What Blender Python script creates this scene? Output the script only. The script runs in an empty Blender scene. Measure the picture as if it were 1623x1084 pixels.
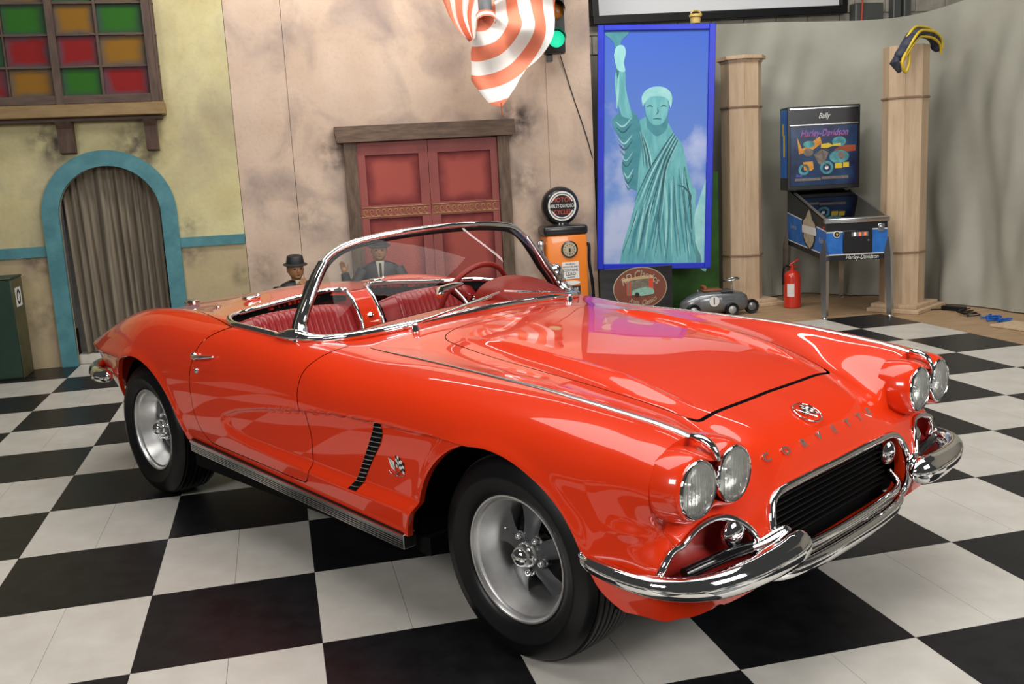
import bpy, bmesh, math, random
import numpy as np
from mathutils import Vector, Matrix, Euler

random.seed(7)
rng = np.random.default_rng(7)
scene = bpy.context.scene
COL = scene.collection
PI = math.pi

# ---------------------------------------------------------------- camera
CAM = np.array([1.18875928, -4.29618619, 1.52892504])
RW = np.array([[0.96913646, -0.24121946, -0.05086932],
               [-0.09128438, -0.15945528, -0.98297567],
               [0.22900148, 0.95728114, -0.17655349]])      # rows: right, down, forward
FPX = 1522.763
cam_data = bpy.data.cameras.new('camera')
cam_data.sensor_width = 36.0
cam_data.lens = FPX / 1623.0 * 36.0
cam_data.clip_start = 0.05
cam_data.clip_end = 200
cam = bpy.data.objects.new('camera', cam_data)
COL.objects.link(cam)
cam.matrix_world = Matrix(((RW[0][0], -RW[1][0], -RW[2][0], CAM[0]),
                           (RW[0][1], -RW[1][1], -RW[2][1], CAM[1]),
                           (RW[0][2], -RW[1][2], -RW[2][2], CAM[2]),
                           (0, 0, 0, 1)))
scene.camera = cam


def W(px, py, Y):
    """photo pixel -> (x, z) where its sight line meets the wall plane at depth Y"""
    d = RW.T @ np.array([(px - 811.5) / FPX, (py - 542.0) / FPX, 1.0])
    q = CAM + d * ((Y - CAM[1]) / d[1])
    return float(q[0]), float(q[2])


# ---------------------------------------------------------------- world + lights + exposure
world = bpy.data.worlds.new('hall_air')
scene.world = world
world.use_nodes = True
bgn = world.node_tree.nodes['Background']
bgn.inputs[0].default_value = (1.0, 0.97, 0.94, 1)
bgn.inputs[1].default_value = 0.045


def area_light(name, loc, target, sx, sy, power, color=(1, 1, 1)):
    ld = bpy.data.lights.new(name, 'AREA')
    ld.shape = 'RECTANGLE'
    ld.size, ld.size_y = sx, sy
    ld.energy = power
    ld.color = color
    o = bpy.data.objects.new(name, ld)
    COL.objects.link(o)
    o.location = loc
    o.rotation_euler = (Vector(target) - Vector(loc)).to_track_quat('-Z', 'Y').to_euler()
    return o


area_light('softbox_key', (-2.4, -5.0, 3.7), (2.5, 0.3, 0.5), 2.4, 1.5, 205, (1.0, 0.98, 0.96))
area_light('softbox_side', (5.6, -5.2, 3.3), (3.4, -0.4, 0.6), 2.8, 2.0, 215, (1.0, 0.98, 0.96))
area_light('ceiling_bounce_front', (2.2, -0.6, 5.6), (2.2, -0.6, 0), 7.0, 3.0, 250, (1.0, 0.97, 0.93))  # wide panel added to stand in for light bounced off the ceiling
area_light('ceiling_light_back', (2.3, 3.2, 4.7), (2.5, 4.85, 2.3), 3.4, 0.5, 120, (1.0, 0.96, 0.90))
area_light('ceiling_light_right', (5.6, 2.4, 4.9), (6.4, 4.4, 1.6), 2.6, 0.6, 75, (1.0, 0.97, 0.92))

scene.view_settings.view_transform = 'Standard'
scene.view_settings.look = 'None'
scene.view_settings.gamma = 1.0
scene.view_settings.exposure = 0.0
scene.view_settings.use_curve_mapping = False

# ================================================================ materials
def new_mat(name):
    m = bpy.data.materials.new(name)
    m.use_nodes = True
    nt = m.node_tree
    return m, nt, nt.nodes['Principled BSDF']


def rgba(c):
    return (c[0], c[1], c[2], 1.0)


def N(nt, t, **kw):
    n = nt.nodes.new(t)
    for k, v in kw.items():
        setattr(n, k, v)
    return n


def plain(name, col, rough=0.5, metal=0.0, coat=0.0, var=0.0, scale=8.0, bump=0.0, bscale=60.0,
          col2=None, stretch=None, emit=None, estr=0.0, spec=0.5):
    """procedural principled material; var / col2 mix a noise into the colour, bump adds fine relief"""
    m, nt, b = new_mat(name)
    b.inputs['Base Color'].default_value = rgba(col)
    b.inputs['Roughness'].default_value = rough
    b.inputs['Metallic'].default_value = metal
    b.inputs['Coat Weight'].default_value = coat
    b.inputs['Coat Roughness'].default_value = 0.03
    b.inputs['Specular IOR Level'].default_value = spec
    if emit is not None:
        b.inputs['Emission Color'].default_value = rgba(emit)
        b.inputs['Emission Strength'].default_value = estr
    tc = N(nt, 'ShaderNodeTexCoord')
    mp = N(nt, 'ShaderNodeMapping')
    nt.links.new(tc.outputs['Object'], mp.inputs[0])
    if stretch:
        mp.inputs['Scale'].default_value = stretch
    if var > 0 or col2 is not None:
        nz = N(nt, 'ShaderNodeTexNoise')
        nz.inputs['Scale'].default_value = scale
        nz.inputs['Detail'].default_value = 5
        nz.inputs['Roughness'].default_value = 0.6
        nt.links.new(mp.outputs[0], nz.inputs[0])
        cr = N(nt, 'ShaderNodeValToRGB')
        if col2 is None:
            a = [max(0, c * (1 - var)) for c in col]
            d = [min(1, c * (1 + var)) for c in col]
        else:
            a, d = col, col2
        cr.color_ramp.elements[0].color = rgba(a)
        cr.color_ramp.elements[1].color = rgba(d)
        cr.color_ramp.elements[0].position = 0.36
        cr.color_ramp.elements[1].position = 0.66
        nt.links.new(nz.outputs[0], cr.inputs[0])
        nt.links.new(cr.outputs[0], b.inputs['Base Color'])
    if bump > 0:
        nb = N(nt, 'ShaderNodeTexNoise')
        nb.inputs['Scale'].default_value = bscale
        nb.inputs['Detail'].default_value = 4
        nt.links.new(mp.outputs[0], nb.inputs[0])
        bp = N(nt, 'ShaderNodeBump')
        bp.inputs['Strength'].default_value = bump
        bp.inputs['Distance'].default_value = 0.01
        nt.links.new(nb.outputs[0], bp.inputs['Height'])
        nt.links.new(bp.outputs[0], b.inputs['Normal'])
    return m


M = {}


def blotched(name, c1, c2, dirt, dscale=1.6, dirt_amt=0.55, rough=0.75, spots=(), low=None):
    """painted theatre flat: two tones of paint plus soft grey sponge blotches and scratches"""
    m, nt, b = new_mat(name)
    tc = N(nt, 'ShaderNodeTexCoord')
    n1 = N(nt, 'ShaderNodeTexNoise'); n1.inputs['Scale'].default_value = 2.3; n1.inputs['Detail'].default_value = 6
    n2 = N(nt, 'ShaderNodeTexNoise'); n2.inputs['Scale'].default_value = dscale; n2.inputs['Detail'].default_value = 4; n2.inputs['Distortion'].default_value = 0.6
    n3 = N(nt, 'ShaderNodeTexNoise'); n3.inputs['Scale'].default_value = 26; n3.inputs['Detail'].default_value = 8
    for n in (n1, n2, n3):
        nt.links.new(tc.outputs['Object'], n.inputs[0])
    r1 = N(nt, 'ShaderNodeValToRGB')
    r1.color_ramp.elements[0].color = rgba(c1); r1.color_ramp.elements[1].color = rgba(c2)
    r1.color_ramp.elements[0].position = 0.38; r1.color_ramp.elements[1].position = 0.64
    nt.links.new(n1.outputs[0], r1.inputs[0])
    r2 = N(nt, 'ShaderNodeValToRGB')
    r2.color_ramp.elements[0].position = 0.47; r2.color_ramp.elements[1].position = 0.76
    r2.color_ramp.elements[0].color = (0, 0, 0, 1)
    r2.color_ramp.elements[1].color = (dirt_amt,) * 3 + (1,)
    nt.links.new(n2.outputs[0], r2.inputs[0])
    mx = N(nt, 'ShaderNodeMix', data_type='RGBA')
    mx.inputs['B'].default_value = rgba(dirt)
    nt.links.new(r2.outputs[0], mx.inputs['Factor'])
    nt.links.new(r1.outputs[0], mx.inputs['A'])
    mul = N(nt, 'ShaderNodeMix', data_type='RGBA', blend_type='MULTIPLY')
    mul.inputs['Factor'].default_value = 0.15
    r3 = N(nt, 'ShaderNodeValToRGB')
    r3.color_ramp.elements[0].color = (0.55, 0.55, 0.55, 1); r3.color_ramp.elements[0].position = 0.3
    r3.color_ramp.elements[1].position = 0.5
    nt.links.new(n3.outputs[0], r3.inputs[0])
    nt.links.new(mx.outputs['Result'], mul.inputs['A'])
    nt.links.new(r3.outputs[0], mul.inputs['B'])
    res = mul.outputs['Result']
    sp = N(nt, 'ShaderNodeSeparateXYZ'); nt.links.new(tc.outputs['Object'], sp.inputs[0])
    if low:                                            # the dado below the rail is painted another tone
        lt_ = N(nt, 'ShaderNodeMapRange'); lt_.inputs['From Min'].default_value = low[0] + .02; lt_.inputs['From Max'].default_value = low[0] - .05
        nt.links.new(sp.outputs[2], lt_.inputs[0])
        ml = N(nt, 'ShaderNodeMath', operation='MULTIPLY'); nt.links.new(lt_.outputs[0], ml.inputs[0]); nt.links.new(n1.outputs[0], ml.inputs[1])
        mz = N(nt, 'ShaderNodeMix', data_type='RGBA'); mz.inputs['B'].default_value = rgba(low[1])
        nt.links.new(ml.outputs[0], mz.inputs['Factor']); nt.links.new(res, mz.inputs['A'])
        res = mz.outputs['Result']
    for (sx, sz, sr, amt) in spots:                    # sponged smudges of dark paint
        cb = N(nt, 'ShaderNodeCombineXYZ'); cb.inputs[0].default_value = sx; cb.inputs[2].default_value = sz
        ct = N(nt, 'ShaderNodeCombineXYZ'); nt.links.new(sp.outputs[0], ct.inputs[0]); nt.links.new(sp.outputs[2], ct.inputs[2])
        ds = N(nt, 'ShaderNodeVectorMath', operation='DISTANCE'); nt.links.new(cb.outputs[0], ds.inputs[0]); nt.links.new(ct.outputs[0], ds.inputs[1])
        mr = N(nt, 'ShaderNodeMapRange'); mr.interpolation_type = 'SMOOTHSTEP'
        mr.inputs['From Min'].default_value = sr; mr.inputs['From Max'].default_value = sr * .15; mr.inputs['To Max'].default_value = amt
        nt.links.new(ds.outputs['Value'], mr.inputs[0])
        nq = N(nt, 'ShaderNodeTexNoise'); nq.inputs['Scale'].default_value = 9; nq.inputs['Detail'].default_value = 6
        nt.links.new(tc.outputs['Object'], nq.inputs[0])
        rq = N(nt, 'ShaderNodeMapRange'); rq.inputs['From Min'].default_value = .35; rq.inputs['From Max'].default_value = .62
        nt.links.new(nq.outputs[0], rq.inputs[0])
        mm = N(nt, 'ShaderNodeMath', operation='MULTIPLY'); nt.links.new(mr.outputs[0], mm.inputs[0]); nt.links.new(rq.outputs[0], mm.inputs[1])
        mz = N(nt, 'ShaderNodeMix', data_type='RGBA'); mz.inputs['B'].default_value = (0.045, 0.033, 0.036, 1)
        nt.links.new(mm.outputs[0], mz.inputs['Factor']); nt.links.new(res, mz.inputs['A'])
        res = mz.outputs['Result']
    nt.links.new(res, b.inputs['Base Color'])
    b.inputs['Roughness'].default_value = rough
    b.inputs['Specular IOR Level'].default_value = 0.25
    bp = N(nt, 'ShaderNodeBump'); bp.inputs['Strength'].default_value = 0.12; bp.inputs['Distance'].default_value = 0.02
    nt.links.new(n3.outputs[0], bp.inputs['Height'])
    nt.links.new(bp.outputs[0], b.inputs['Normal'])
    return m


def pane_mat(name, col, edge=(0.05, 0.055, 0.06)):
    """painted pane: a soft airbrushed colour patch over grey"""
    m, nt, b = new_mat(name)
    tc = N(nt, 'ShaderNodeTexCoord')
    mp = N(nt, 'ShaderNodeMapping')
    mp.inputs['Location'].default_value = (-0.5, -0.5, -0.5)
    nt.links.new(tc.outputs['Generated'], mp.inputs[0])
    sx = N(nt, 'ShaderNodeSeparateXYZ')
    nt.links.new(mp.outputs[0], sx.inputs[0])
    nz = N(nt, 'ShaderNodeTexNoise'); nz.inputs['Scale'].default_value = 7
    nt.links.new(tc.outputs['Object'], nz.inputs[0])
    ax = N(nt, 'ShaderNodeMath', operation='ABSOLUTE'); nt.links.new(sx.outputs[0], ax.inputs[0])
    az = N(nt, 'ShaderNodeMath', operation='ABSOLUTE'); nt.links.new(sx.outputs[2], az.inputs[0])
    mxx = N(nt, 'ShaderNodeMath', operation='SMOOTH_MAX'); mxx.inputs[2].default_value = 0.12
    nt.links.new(ax.outputs[0], mxx.inputs[0]); nt.links.new(az.outputs[0], mxx.inputs[1])
    ad = N(nt, 'ShaderNodeMath', operation='MULTIPLY_ADD'); ad.inputs[1].default_value = 0.22
    nt.links.new(nz.outputs[0], ad.inputs[0]); nt.links.new(mxx.outputs[0], ad.inputs[2])
    cr = N(nt, 'ShaderNodeValToRGB')
    cr.color_ramp.elements[0].color = rgba(col); cr.color_ramp.elements[0].position = 0.40
    cr.color_ramp.elements[1].color = rgba(edge); cr.color_ramp.elements[1].position = 0.60
    nt.links.new(ad.outputs[0], cr.inputs[0])
    nt.links.new(cr.outputs[0], b.inputs['Base Color'])
    b.inputs['Roughness'].default_value = 0.55
    b.inputs['Specular IOR Level'].default_value = 0.15
    return m


def glass_mat(name, tint=(0.93, 0.95, 0.93), rough=0.02, refl=1.0):
    m, nt, b = new_mat(name)
    nt.nodes.remove(b)
    out = nt.nodes['Material Output']
    tr = N(nt, 'ShaderNodeBsdfTransparent'); tr.inputs[0].default_value = rgba(tint)
    gl = N(nt, 'ShaderNodeBsdfGlossy'); gl.inputs['Roughness'].default_value = rough
    fr = N(nt, 'ShaderNodeFresnel'); fr.inputs[0].default_value = 1.5
    mu = N(nt, 'ShaderNodeMath', operation='MULTIPLY'); mu.inputs[1].default_value = refl
    nt.links.new(fr.outputs[0], mu.inputs[0])
    mx = N(nt, 'ShaderNodeMixShader')
    nt.links.new(mu.outputs[0], mx.inputs[0]); nt.links.new(tr.outputs[0], mx.inputs[1]); nt.links.new(gl.outputs[0], mx.inputs[2])
    nt.links.new(mx.outputs[0], out.inputs[0])
    return m


# ================================================================ geometry helpers
class MB:
    """collects shapes, built into one mesh"""

    def __init__(s):
        s.V = []
        s.F = []

    def add(s, V, F, mat=None):
        o = len(s.V)
        if mat is not None:
            V = [tuple(mat @ Vector(v)) for v in V]
        s.V += [tuple(map(float, v)) for v in V]
        s.F += [tuple(int(i) + o for i in f) for f in F]
        return s

    def box(s, c, d, rot=None):
        x, y, z = d[0] / 2, d[1] / 2, d[2] / 2
        V = [(-x, -y, -z), (x, -y, -z), (x, y, -z), (-x, y, -z), (-x, -y, z), (x, -y, z), (x, y, z), (-x, y, z)]
        F = [(0, 3, 2, 1), (4, 5, 6, 7), (0, 1, 5, 4), (1, 2, 6, 5), (2, 3, 7, 6), (3, 0, 4, 7)]
        m = Matrix.Translation(c)
        if rot is not None:
            m = m @ Euler(rot).to_matrix().to_4x4()
        return s.add(V, F, m)

    def bbox(s, x0, x1, y0, y1, z0, z1):
        return s.box(((x0 + x1) / 2, (y0 + y1) / 2, (z0 + z1) / 2), (abs(x1 - x0), abs(y1 - y0), abs(z1 - z0)))

    def rbox(s, c, d, r=0.01, seg=2, rot=None):
        bm = bmesh.new()
        bmesh.ops.create_cube(bm, size=1)
        for v in bm.verts:
            v.co = Vector((v.co.x * d[0], v.co.y * d[1], v.co.z * d[2]))
        bmesh.ops.bevel(bm, geom=bm.edges[:], offset=r, segments=seg, profile=0.5, affect='EDGES')
        m = Matrix.Translation(c)
        if rot is not None:
            m = m @ Euler(rot).to_matrix().to_4x4()
        bm.verts.index_update()
        s.add([v.co[:] for v in bm.verts], [[v.index for v in f.verts] for f in bm.faces], m)
        bm.free()
        return s

    def tube(s, path, r, n=10, closed=False, caps=True, up=(0, 0, 1), aspect=1.0):
        """sweep an ellipse along path; r scalar or list; aspect scales the 'up' half axis"""
        P = np.array(path, float)
        k = len(P)
        R = np.full(k, r, float) if np.isscalar(r) else np.array(r, float)
        T = np.zeros_like(P)
        if closed:
            T = np.roll(P, -1, 0) - np.roll(P, 1, 0)
        else:
            T[1:-1] = P[2:] - P[:-2]
            T[0] = P[1] - P[0]
            T[-1] = P[-1] - P[-2]
        T /= np.linalg.norm(T, axis=1)[:, None] + 1e-12
        u0 = np.array(up, float)
        if abs(u0 @ T[0]) > 0.98:
            u0 = np.array((1.0, 0, 0)) if abs(T[0][0]) < 0.9 else np.array((0, 1.0, 0))
        V = []
        for i in range(k):
            u = u0 - (u0 @ T[i]) * T[i]
            ln = np.linalg.norm(u)
            if ln > 1e-6:
                u = u / ln
            if aspect == 1.0:
                u0 = u
            w = np.cross(T[i], u)
            for a in range(n):
                t = 2 * PI * a / n
                V.append(P[i] + R[i] * (math.cos(t) * w + math.sin(t) * u * aspect))
        F = []
        for i in range(k if closed else k - 1):
            j = (i + 1) % k
            for a in range(n):
                b = (a + 1) % n
                F.append((i * n + a, i * n + b, j * n + b, j * n + a))
        if caps and not closed:
            F.append(tuple(range(n - 1, -1, -1)))
            F.append(tuple((k - 1) * n + a for a in range(n)))
        return s.add(V, F)

    def lathe(s, prof, n=24, mat=None, cap=True):
        """profile of (r, h) spun about z"""
        V, F = [], []
        for r, h in prof:
            for a in range(n):
                t = 2 * PI * a / n
                V.append((r * math.cos(t), r * math.sin(t), h))
        for i in range(len(prof) - 1):
            for a in range(n):
                b = (a + 1) % n
                F.append((i * n + a, i * n + b, (i + 1) * n + b, (i + 1) * n + a))
        if cap:
            F.append(tuple(range(n - 1, -1, -1)))
            F.append(tuple((len(prof) - 1) * n + a for a in range(n)))
        return s.add(V, F, mat)

    def prism(s, poly, d0, d1, axis='y', mat=None):
        """extrude a 2-D outline (list of (a, b)); axis 'y': a->x, b->z; 'z': a->x, b->y; 'x': a->y, b->z"""
        def p(a, b, d):
            return {'y': (a, d, b), 'z': (a, b, d), 'x': (d, a, b)}[axis]
        k = len(poly)
        V = [p(a, b, d0) for a, b in poly] + [p(a, b, d1) for a, b in poly]
        F = [tuple(range(k)), tuple(range(2 * k - 1, k - 1, -1))]
        for i in range(k):
            j = (i + 1) % k
            F.append((i, i + k, j + k, j))
        return s.add(V, F, mat)

    def grid(s, fn, nu, nv):
        V = [fn(i / (nu - 1), j / (nv - 1)) for i in range(nu) for j in range(nv)]
        F = [(i * nv + j, (i + 1) * nv + j, (i + 1) * nv + j + 1, i * nv + j + 1) for i in range(nu - 1) for j in range(nv - 1)]
        return s.add(V, F)

    def ball(s, c, r, n=14, m=9):
        if np.isscalar(r):
            r = (r, r, r)
        V = [(c[0], c[1], c[2] - r[2])]
        for i in range(1, m):
            ph = -PI / 2 + PI * i / m
            for a in range(n):
                t = 2 * PI * a / n
                V.append((c[0] + r[0] * math.cos(ph) * math.cos(t), c[1] + r[1] * math.cos(ph) * math.sin(t), c[2] + r[2] * math.sin(ph)))
        V.append((c[0], c[1], c[2] + r[2]))
        F = [(0, 1 + (a + 1) % n, 1 + a) for a in range(n)]
        for i in range(m - 2):
            for a in range(n):
                b = (a + 1) % n
                F.append((1 + i * n + a, 1 + i * n + b, 1 + (i + 1) * n + b, 1 + (i + 1) * n + a))
        e = len(V) - 1
        F += [(e, e - n + a, e - n + (a + 1) % n) for a in range(n)]
        return s.add(V, F)


def mesh_of(V, F, name='mesh', smooth=None, fix=True):
    me = bpy.data.meshes.new(name)
    me.from_pydata([tuple(v) for v in V], [], [tuple(f) for f in F])
    if fix:
        bm = bmesh.new()
        bm.from_mesh(me)
        bmesh.ops.recalc_face_normals(bm, faces=bm.faces[:])
        bm.to_mesh(me)
        bm.free()
    if smooth is not None:
        me.polygons.foreach_set('use_smooth', [True] * len(me.polygons))
        me.set_sharp_from_angle(angle=math.radians(smooth))
    me.update()
    return me


def link(name, me, mat=None, parent=None, loc=None):
    o = bpy.data.objects.new(name, me)
    if mat is not None:
        me.materials.clear()
        me.materials.append(mat)
    COL.objects.link(o)
    if parent is not None:
        o.parent = parent
    if loc is not None:
        o.location = loc
    return o


def build(name, mb, mat, parent=None, smooth=None, loc=None, off=None, fix=True):
    V = mb.V
    if off is not None:
        V = [(v[0] - off[0], v[1] - off[1], v[2] - off[2]) for v in V]
    return link(name, mesh_of(V, mb.F, name, smooth, fix), mat, parent, loc)


def tag(o, label=None, cat=None, group=None, kind=None):
    if label:
        o['label'] = label
    if cat:
        o['category'] = cat
    if group:
        o['group'] = group
    if kind:
        o['kind'] = kind
    return o


def empty(name, loc=(0, 0, 0), rz=0.0, **kw):
    o = bpy.data.objects.new(name, None)
    COL.objects.link(o)
    o.location = loc
    o.rotation_euler = (0, 0, rz)
    o.empty_display_size = 0.1
    return tag(o, **kw)


def single(name, mb, mat, base, smooth=None, fix=True, **kw):
    """a thing that is one mesh, its origin at base (coordinates given in the world)"""
    o = build(name, mb, mat, None, smooth, loc=base, off=base, fix=fix)
    return tag(o, **kw)


_tc = {}


def text_shape(txt, size=1.0, depth=0.0, shear=0.0, spacing=1.0, curve=None, bold=0.0):
    """lettering as (V, F) in the x-z plane, centred; front faces -y"""
    key = (txt, size, depth, shear, spacing, bold)
    if key not in _tc:
        cu = bpy.data.curves.new('txt', 'FONT')
        cu.body = txt
        cu.size = size
        cu.shear = shear
        cu.space_character = spacing
        cu.extrude = depth
        cu.offset = bold
        cu.align_x = 'CENTER'
        cu.align_y = 'CENTER'
        cu.resolution_u = 3
        o = bpy.data.objects.new('txt', cu)
        COL.objects.link(o)
        dg = bpy.context.evaluated_depsgraph_get()
        me = bpy.data.meshes.new_from_object(o.evaluated_get(dg))
        _tc[key] = ([tuple(v.co) for v in me.vertices], [tuple(p.vertices) for p in me.polygons])
        bpy.data.objects.remove(o)
        bpy.data.curves.remove(cu)
        bpy.data.meshes.remove(me)
    V, F = _tc[key]
    V = [(x, -z, y) for x, y, z in V]
    if curve:                                    # bend along an arc of radius |curve|; sign: + arches up
        R = curve
        V = [((R + z) * math.sin(x / R), y, (R + z) * math.cos(x / R) - R) for x, y, z in V]
    return V, F


def chain(pts, k=8):
    """smooth polyline through points (Catmull-Rom)"""
    P = np.array(pts, float)
    Q = np.vstack([2 * P[0] - P[1], P, 2 * P[-1] - P[-2]])
    out = []
    for i in range(1, len(Q) - 2):
        a, b, c, d = Q[i - 1], Q[i], Q[i + 1], Q[i + 2]
        for t in np.arange(k) / k:
            out.append(0.5 * ((2 * b) + (-a + c) * t + (2 * a - 5 * b + 4 * c - d) * t * t + (-a + 3 * b - 3 * c + d) * t ** 3))
    out.append(P[-1])
    return np.array(out)


def arc(cx, cy, r, a0, a1, n):
    return [(cx + r * math.cos(math.radians(a0 + (a1 - a0) * i / (n - 1))), cy + r * math.sin(math.radians(a0 + (a1 - a0) * i / (n - 1)))) for i in range(n)]

# ================================================================ floor
TS = 0.6096
M['tile_black'] = plain('tile_black', (0.006, 0.006, 0.007), 0.36, col2=(0.012, 0.012, 0.014), scale=9, bump=0.04, bscale=45, spec=0.35)
M['tile_cream'] = plain('tile_cream', (0.50, 0.475, 0.425), 0.34, col2=(0.58, 0.555, 0.505), scale=5, bump=0.06, bscale=45)
M['ply'] = plain('plywood', (0.30, 0.19, 0.10), 0.55, col2=(0.40, 0.27, 0.155), scale=3.5, stretch=(1, 7, 1), bump=0.06, bscale=30)
M['screed'] = plain('screed', (0.05, 0.045, 0.04), 0.8, var=0.2)

floor = single('floor', MB().bbox(-4.5, 10, -6.5, 7.5, -0.12, -0.006), M['screed'], (0, 0, 0), kind='structure',
               label='black and cream checkered floor with plywood at the edge')


def half_tile_mesh(seamed):
    mb = MB()
    g = 0.0006
    h = TS / 2
    if seamed:
        mb.bbox(g, h - 0.0007, g, TS - g, -0.006, 0)
        mb.bbox(h + 0.0007, TS - g, g, TS - g, -0.006, 0)
    else:
        mb.bbox(g, TS - g, g, TS - g, -0.006, 0)
    return mesh_of(mb.V, mb.F, 'floor_tile')


tm_b = half_tile_mesh(False); tm_b.materials.append(M['tile_black'])
tm_w = half_tile_mesh(True); tm_w.materials.append(M['tile_cream'])
for iu in range(-4, 11):
    for iv in range(-8, 8):
        if iu >= 7 and iv < -6:
            continue
        o = bpy.data.objects.new('floor_tile', tm_b if (iu + iv) % 2 == 0 else tm_w)
        COL.objects.link(o)
        o.parent = floor
        o.location = (iu * TS, -(iv + 1) * TS, 0)
XE = 11 * TS
for (x0, x1, y0, y1) in ((XE + .002, XE + 1.22, -1.2, 1.22), (XE + .002, XE + 1.22, 1.225, 3.66), (XE + .002, XE + 1.22, 3.665, 6.1),
                         (7 * TS, 7 * TS + 1.218, 3.662, 6.1), (7 * TS + 1.222, XE - .002, 3.662, 6.1)):
    build('plywood_sheet', MB().bbox(x0, x1, y0, y1, -0.006, 0.0), M['ply'], floor)

# ================================================================ back wall of painted flats
YW = 4.85
M['yellow_flat'] = blotched('yellow_flat', (0.50, 0.44, 0.225), (0.58, 0.53, 0.30), (0.25, 0.20, 0.165), 1.3, 0.75, spots=((-.60, 1.98, .30, .85), (.10, 1.90, .34, .75), (.45, 1.18, .20, .5), (.45, .93, .18, .6), (-.82, .95, .25, .6), (-.85, .45, .3, .4), (.85, .7, .15, .5)), low=(1.0, (0.30, 0.19, 0.145)))
M['pink_flat'] = blotched('pink_flat', (0.50, 0.375, 0.285), (0.57, 0.44, 0.345), (0.22, 0.175, 0.17), 1.9, 0.8, spots=((3.53, 1.98, .30, .95), (1.82, 1.75, .28, .75), (1.5, 1.2, .3, .35), (3.58, 1.4, .3, .5), (3.75, .9, .3, .4), (1.05, .75, .25, .4)))
M['teal'] = plain('teal_paint', (0.045, 0.17, 0.20), 0.6, col2=(0.075, 0.235, 0.265), scale=7, bump=0.05)
M['dark_wood'] = plain('dark_wood', (0.055, 0.03, 0.02), 0.55, col2=(0.10, 0.058, 0.036), scale=5, stretch=(6, 6, 1), bump=0.1)
M['dark_wood_h'] = plain('dark_wood_h', (0.055, 0.03, 0.02), 0.55, col2=(0.10, 0.058, 0.036), scale=5, stretch=(1, 6, 6), bump=0.1)
M['ochre_wood'] = plain('ochre_wood', (0.20, 0.125, 0.045), 0.55, col2=(0.27, 0.18, 0.075), scale=4, stretch=(1, 5, 5), bump=0.08)
M['brown_beam'] = plain('brown_beam', (0.075, 0.045, 0.028), 0.6, col2=(0.16, 0.10, 0.065), scale=5, stretch=(1, 6, 6), bump=0.15)
M['red_door'] = plain('red_door', (0.21, 0.042, 0.036), 0.55, col2=(0.28, 0.065, 0.055), scale=3, bump=0.06, stretch=(1, 1, .3))
M['red_panel'] = pane_mat('red_panel', (0.34, 0.075, 0.06), (0.15, 0.028, 0.028))
M['gold'] = plain('gold_paint', (0.33, 0.20, 0.05), 0.5, var=0.25, scale=20)
M['black_void'] = plain('black_board', (0.004, 0.004, 0.004), 0.8, spec=0.1)
M['steel_bracket'] = plain('grey_metal', (0.16, 0.17, 0.18), 0.4, metal=0.7)

_b = -0.195
wall = single('wall_back', MB().bbox(-4.0, _b - .44, YW + 0.045, YW + 0.14, 0, 4.2).bbox(_b + .44, 4.30, YW + 0.045, YW + 0.14, 0, 4.2)
              .bbox(_b - .44, _b + .44, YW + 0.045, YW + 0.14, 1.8, 4.2), M['screed'], (0, YW, 0), kind='structure',
              label='wall of painted theatre flats behind the car')


def wpart(name, mb, mat, parent=wall, smooth=None):
    return build(name, mb, mat, parent, smooth, off=(0, YW, 0))


# yellow flat with the arch opening (cut as one outline)
AC, AZ, AO, AI = -0.195, 1.32, 0.555, 0.42
opening = [(AC - AI, 0.0), (AC - AI, AZ)] + arc(AC, AZ, AI, 180, 0, 28)[1:-1] + [(AC + AI, AZ), (AC + AI, 0.0)]
out = [(-4.0, 0.0)] + opening + [(0.921, 0.0), (0.921, 4.2), (-4.0, 4.2)]
wpart('flat_panel', MB().prism(out, YW, YW + 0.04), M['yellow_flat'])
for (x0, x1) in ((0.925, 1.414), (1.418, 3.843), (3.847, 4.30)):
    wpart('flat_panel', MB().bbox(x0, x1, YW, YW + 0.04, 0, 4.2), M['pink_flat'])

# teal arch frame, skirting rails
ring = [(AC - AO, 0.0), (AC - AO, AZ)] + arc(AC, AZ, AO, 180, 0, 32)[1:-1] + [(AC + AO, AZ), (AC + AO, 0.0)]
ringi = [(AC + AI, 0.0), (AC + AI, AZ)] + arc(AC, AZ, AI, 0, 180, 32)[1:-1] + [(AC - AI, AZ), (AC - AI, 0.0)]
wpart('arch_frame', MB().prism(ring + ringi, YW - 0.045, YW + 0.005), M['teal'])
wpart('wall_rail', MB().bbox(AC + AO, 0.921, YW - 0.022, YW, 0.99, 1.076), M['teal'])
wpart('wall_rail', MB().bbox(-4.0, AC - AO, YW - 0.022, YW, 0.985, 1.076), M['teal'])
# board behind the arch
M['primer'] = plain('white_primer', (0.52, 0.49, 0.44), 0.7, var=0.12, scale=6)
wpart('arch_backing', MB().bbox(AC - AI - .02, AC + AI + .02, YW + 0.26, YW + 0.28, 0, 2.0), M['primer'])
wpart('arch_plinth', MB().bbox(AC - AI, AC + AI, YW + 0.05, YW + 0.25, 0, 0.085), M['primer'])

# pleated curtain inside the arch
M['arch_cloth'] = plain('arch_cloth', (0.13, 0.105, 0.075), 0.85, col2=(0.22, 0.185, 0.135), scale=3, stretch=(9, 9, 0.5), bump=0.1, bscale=50)


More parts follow.
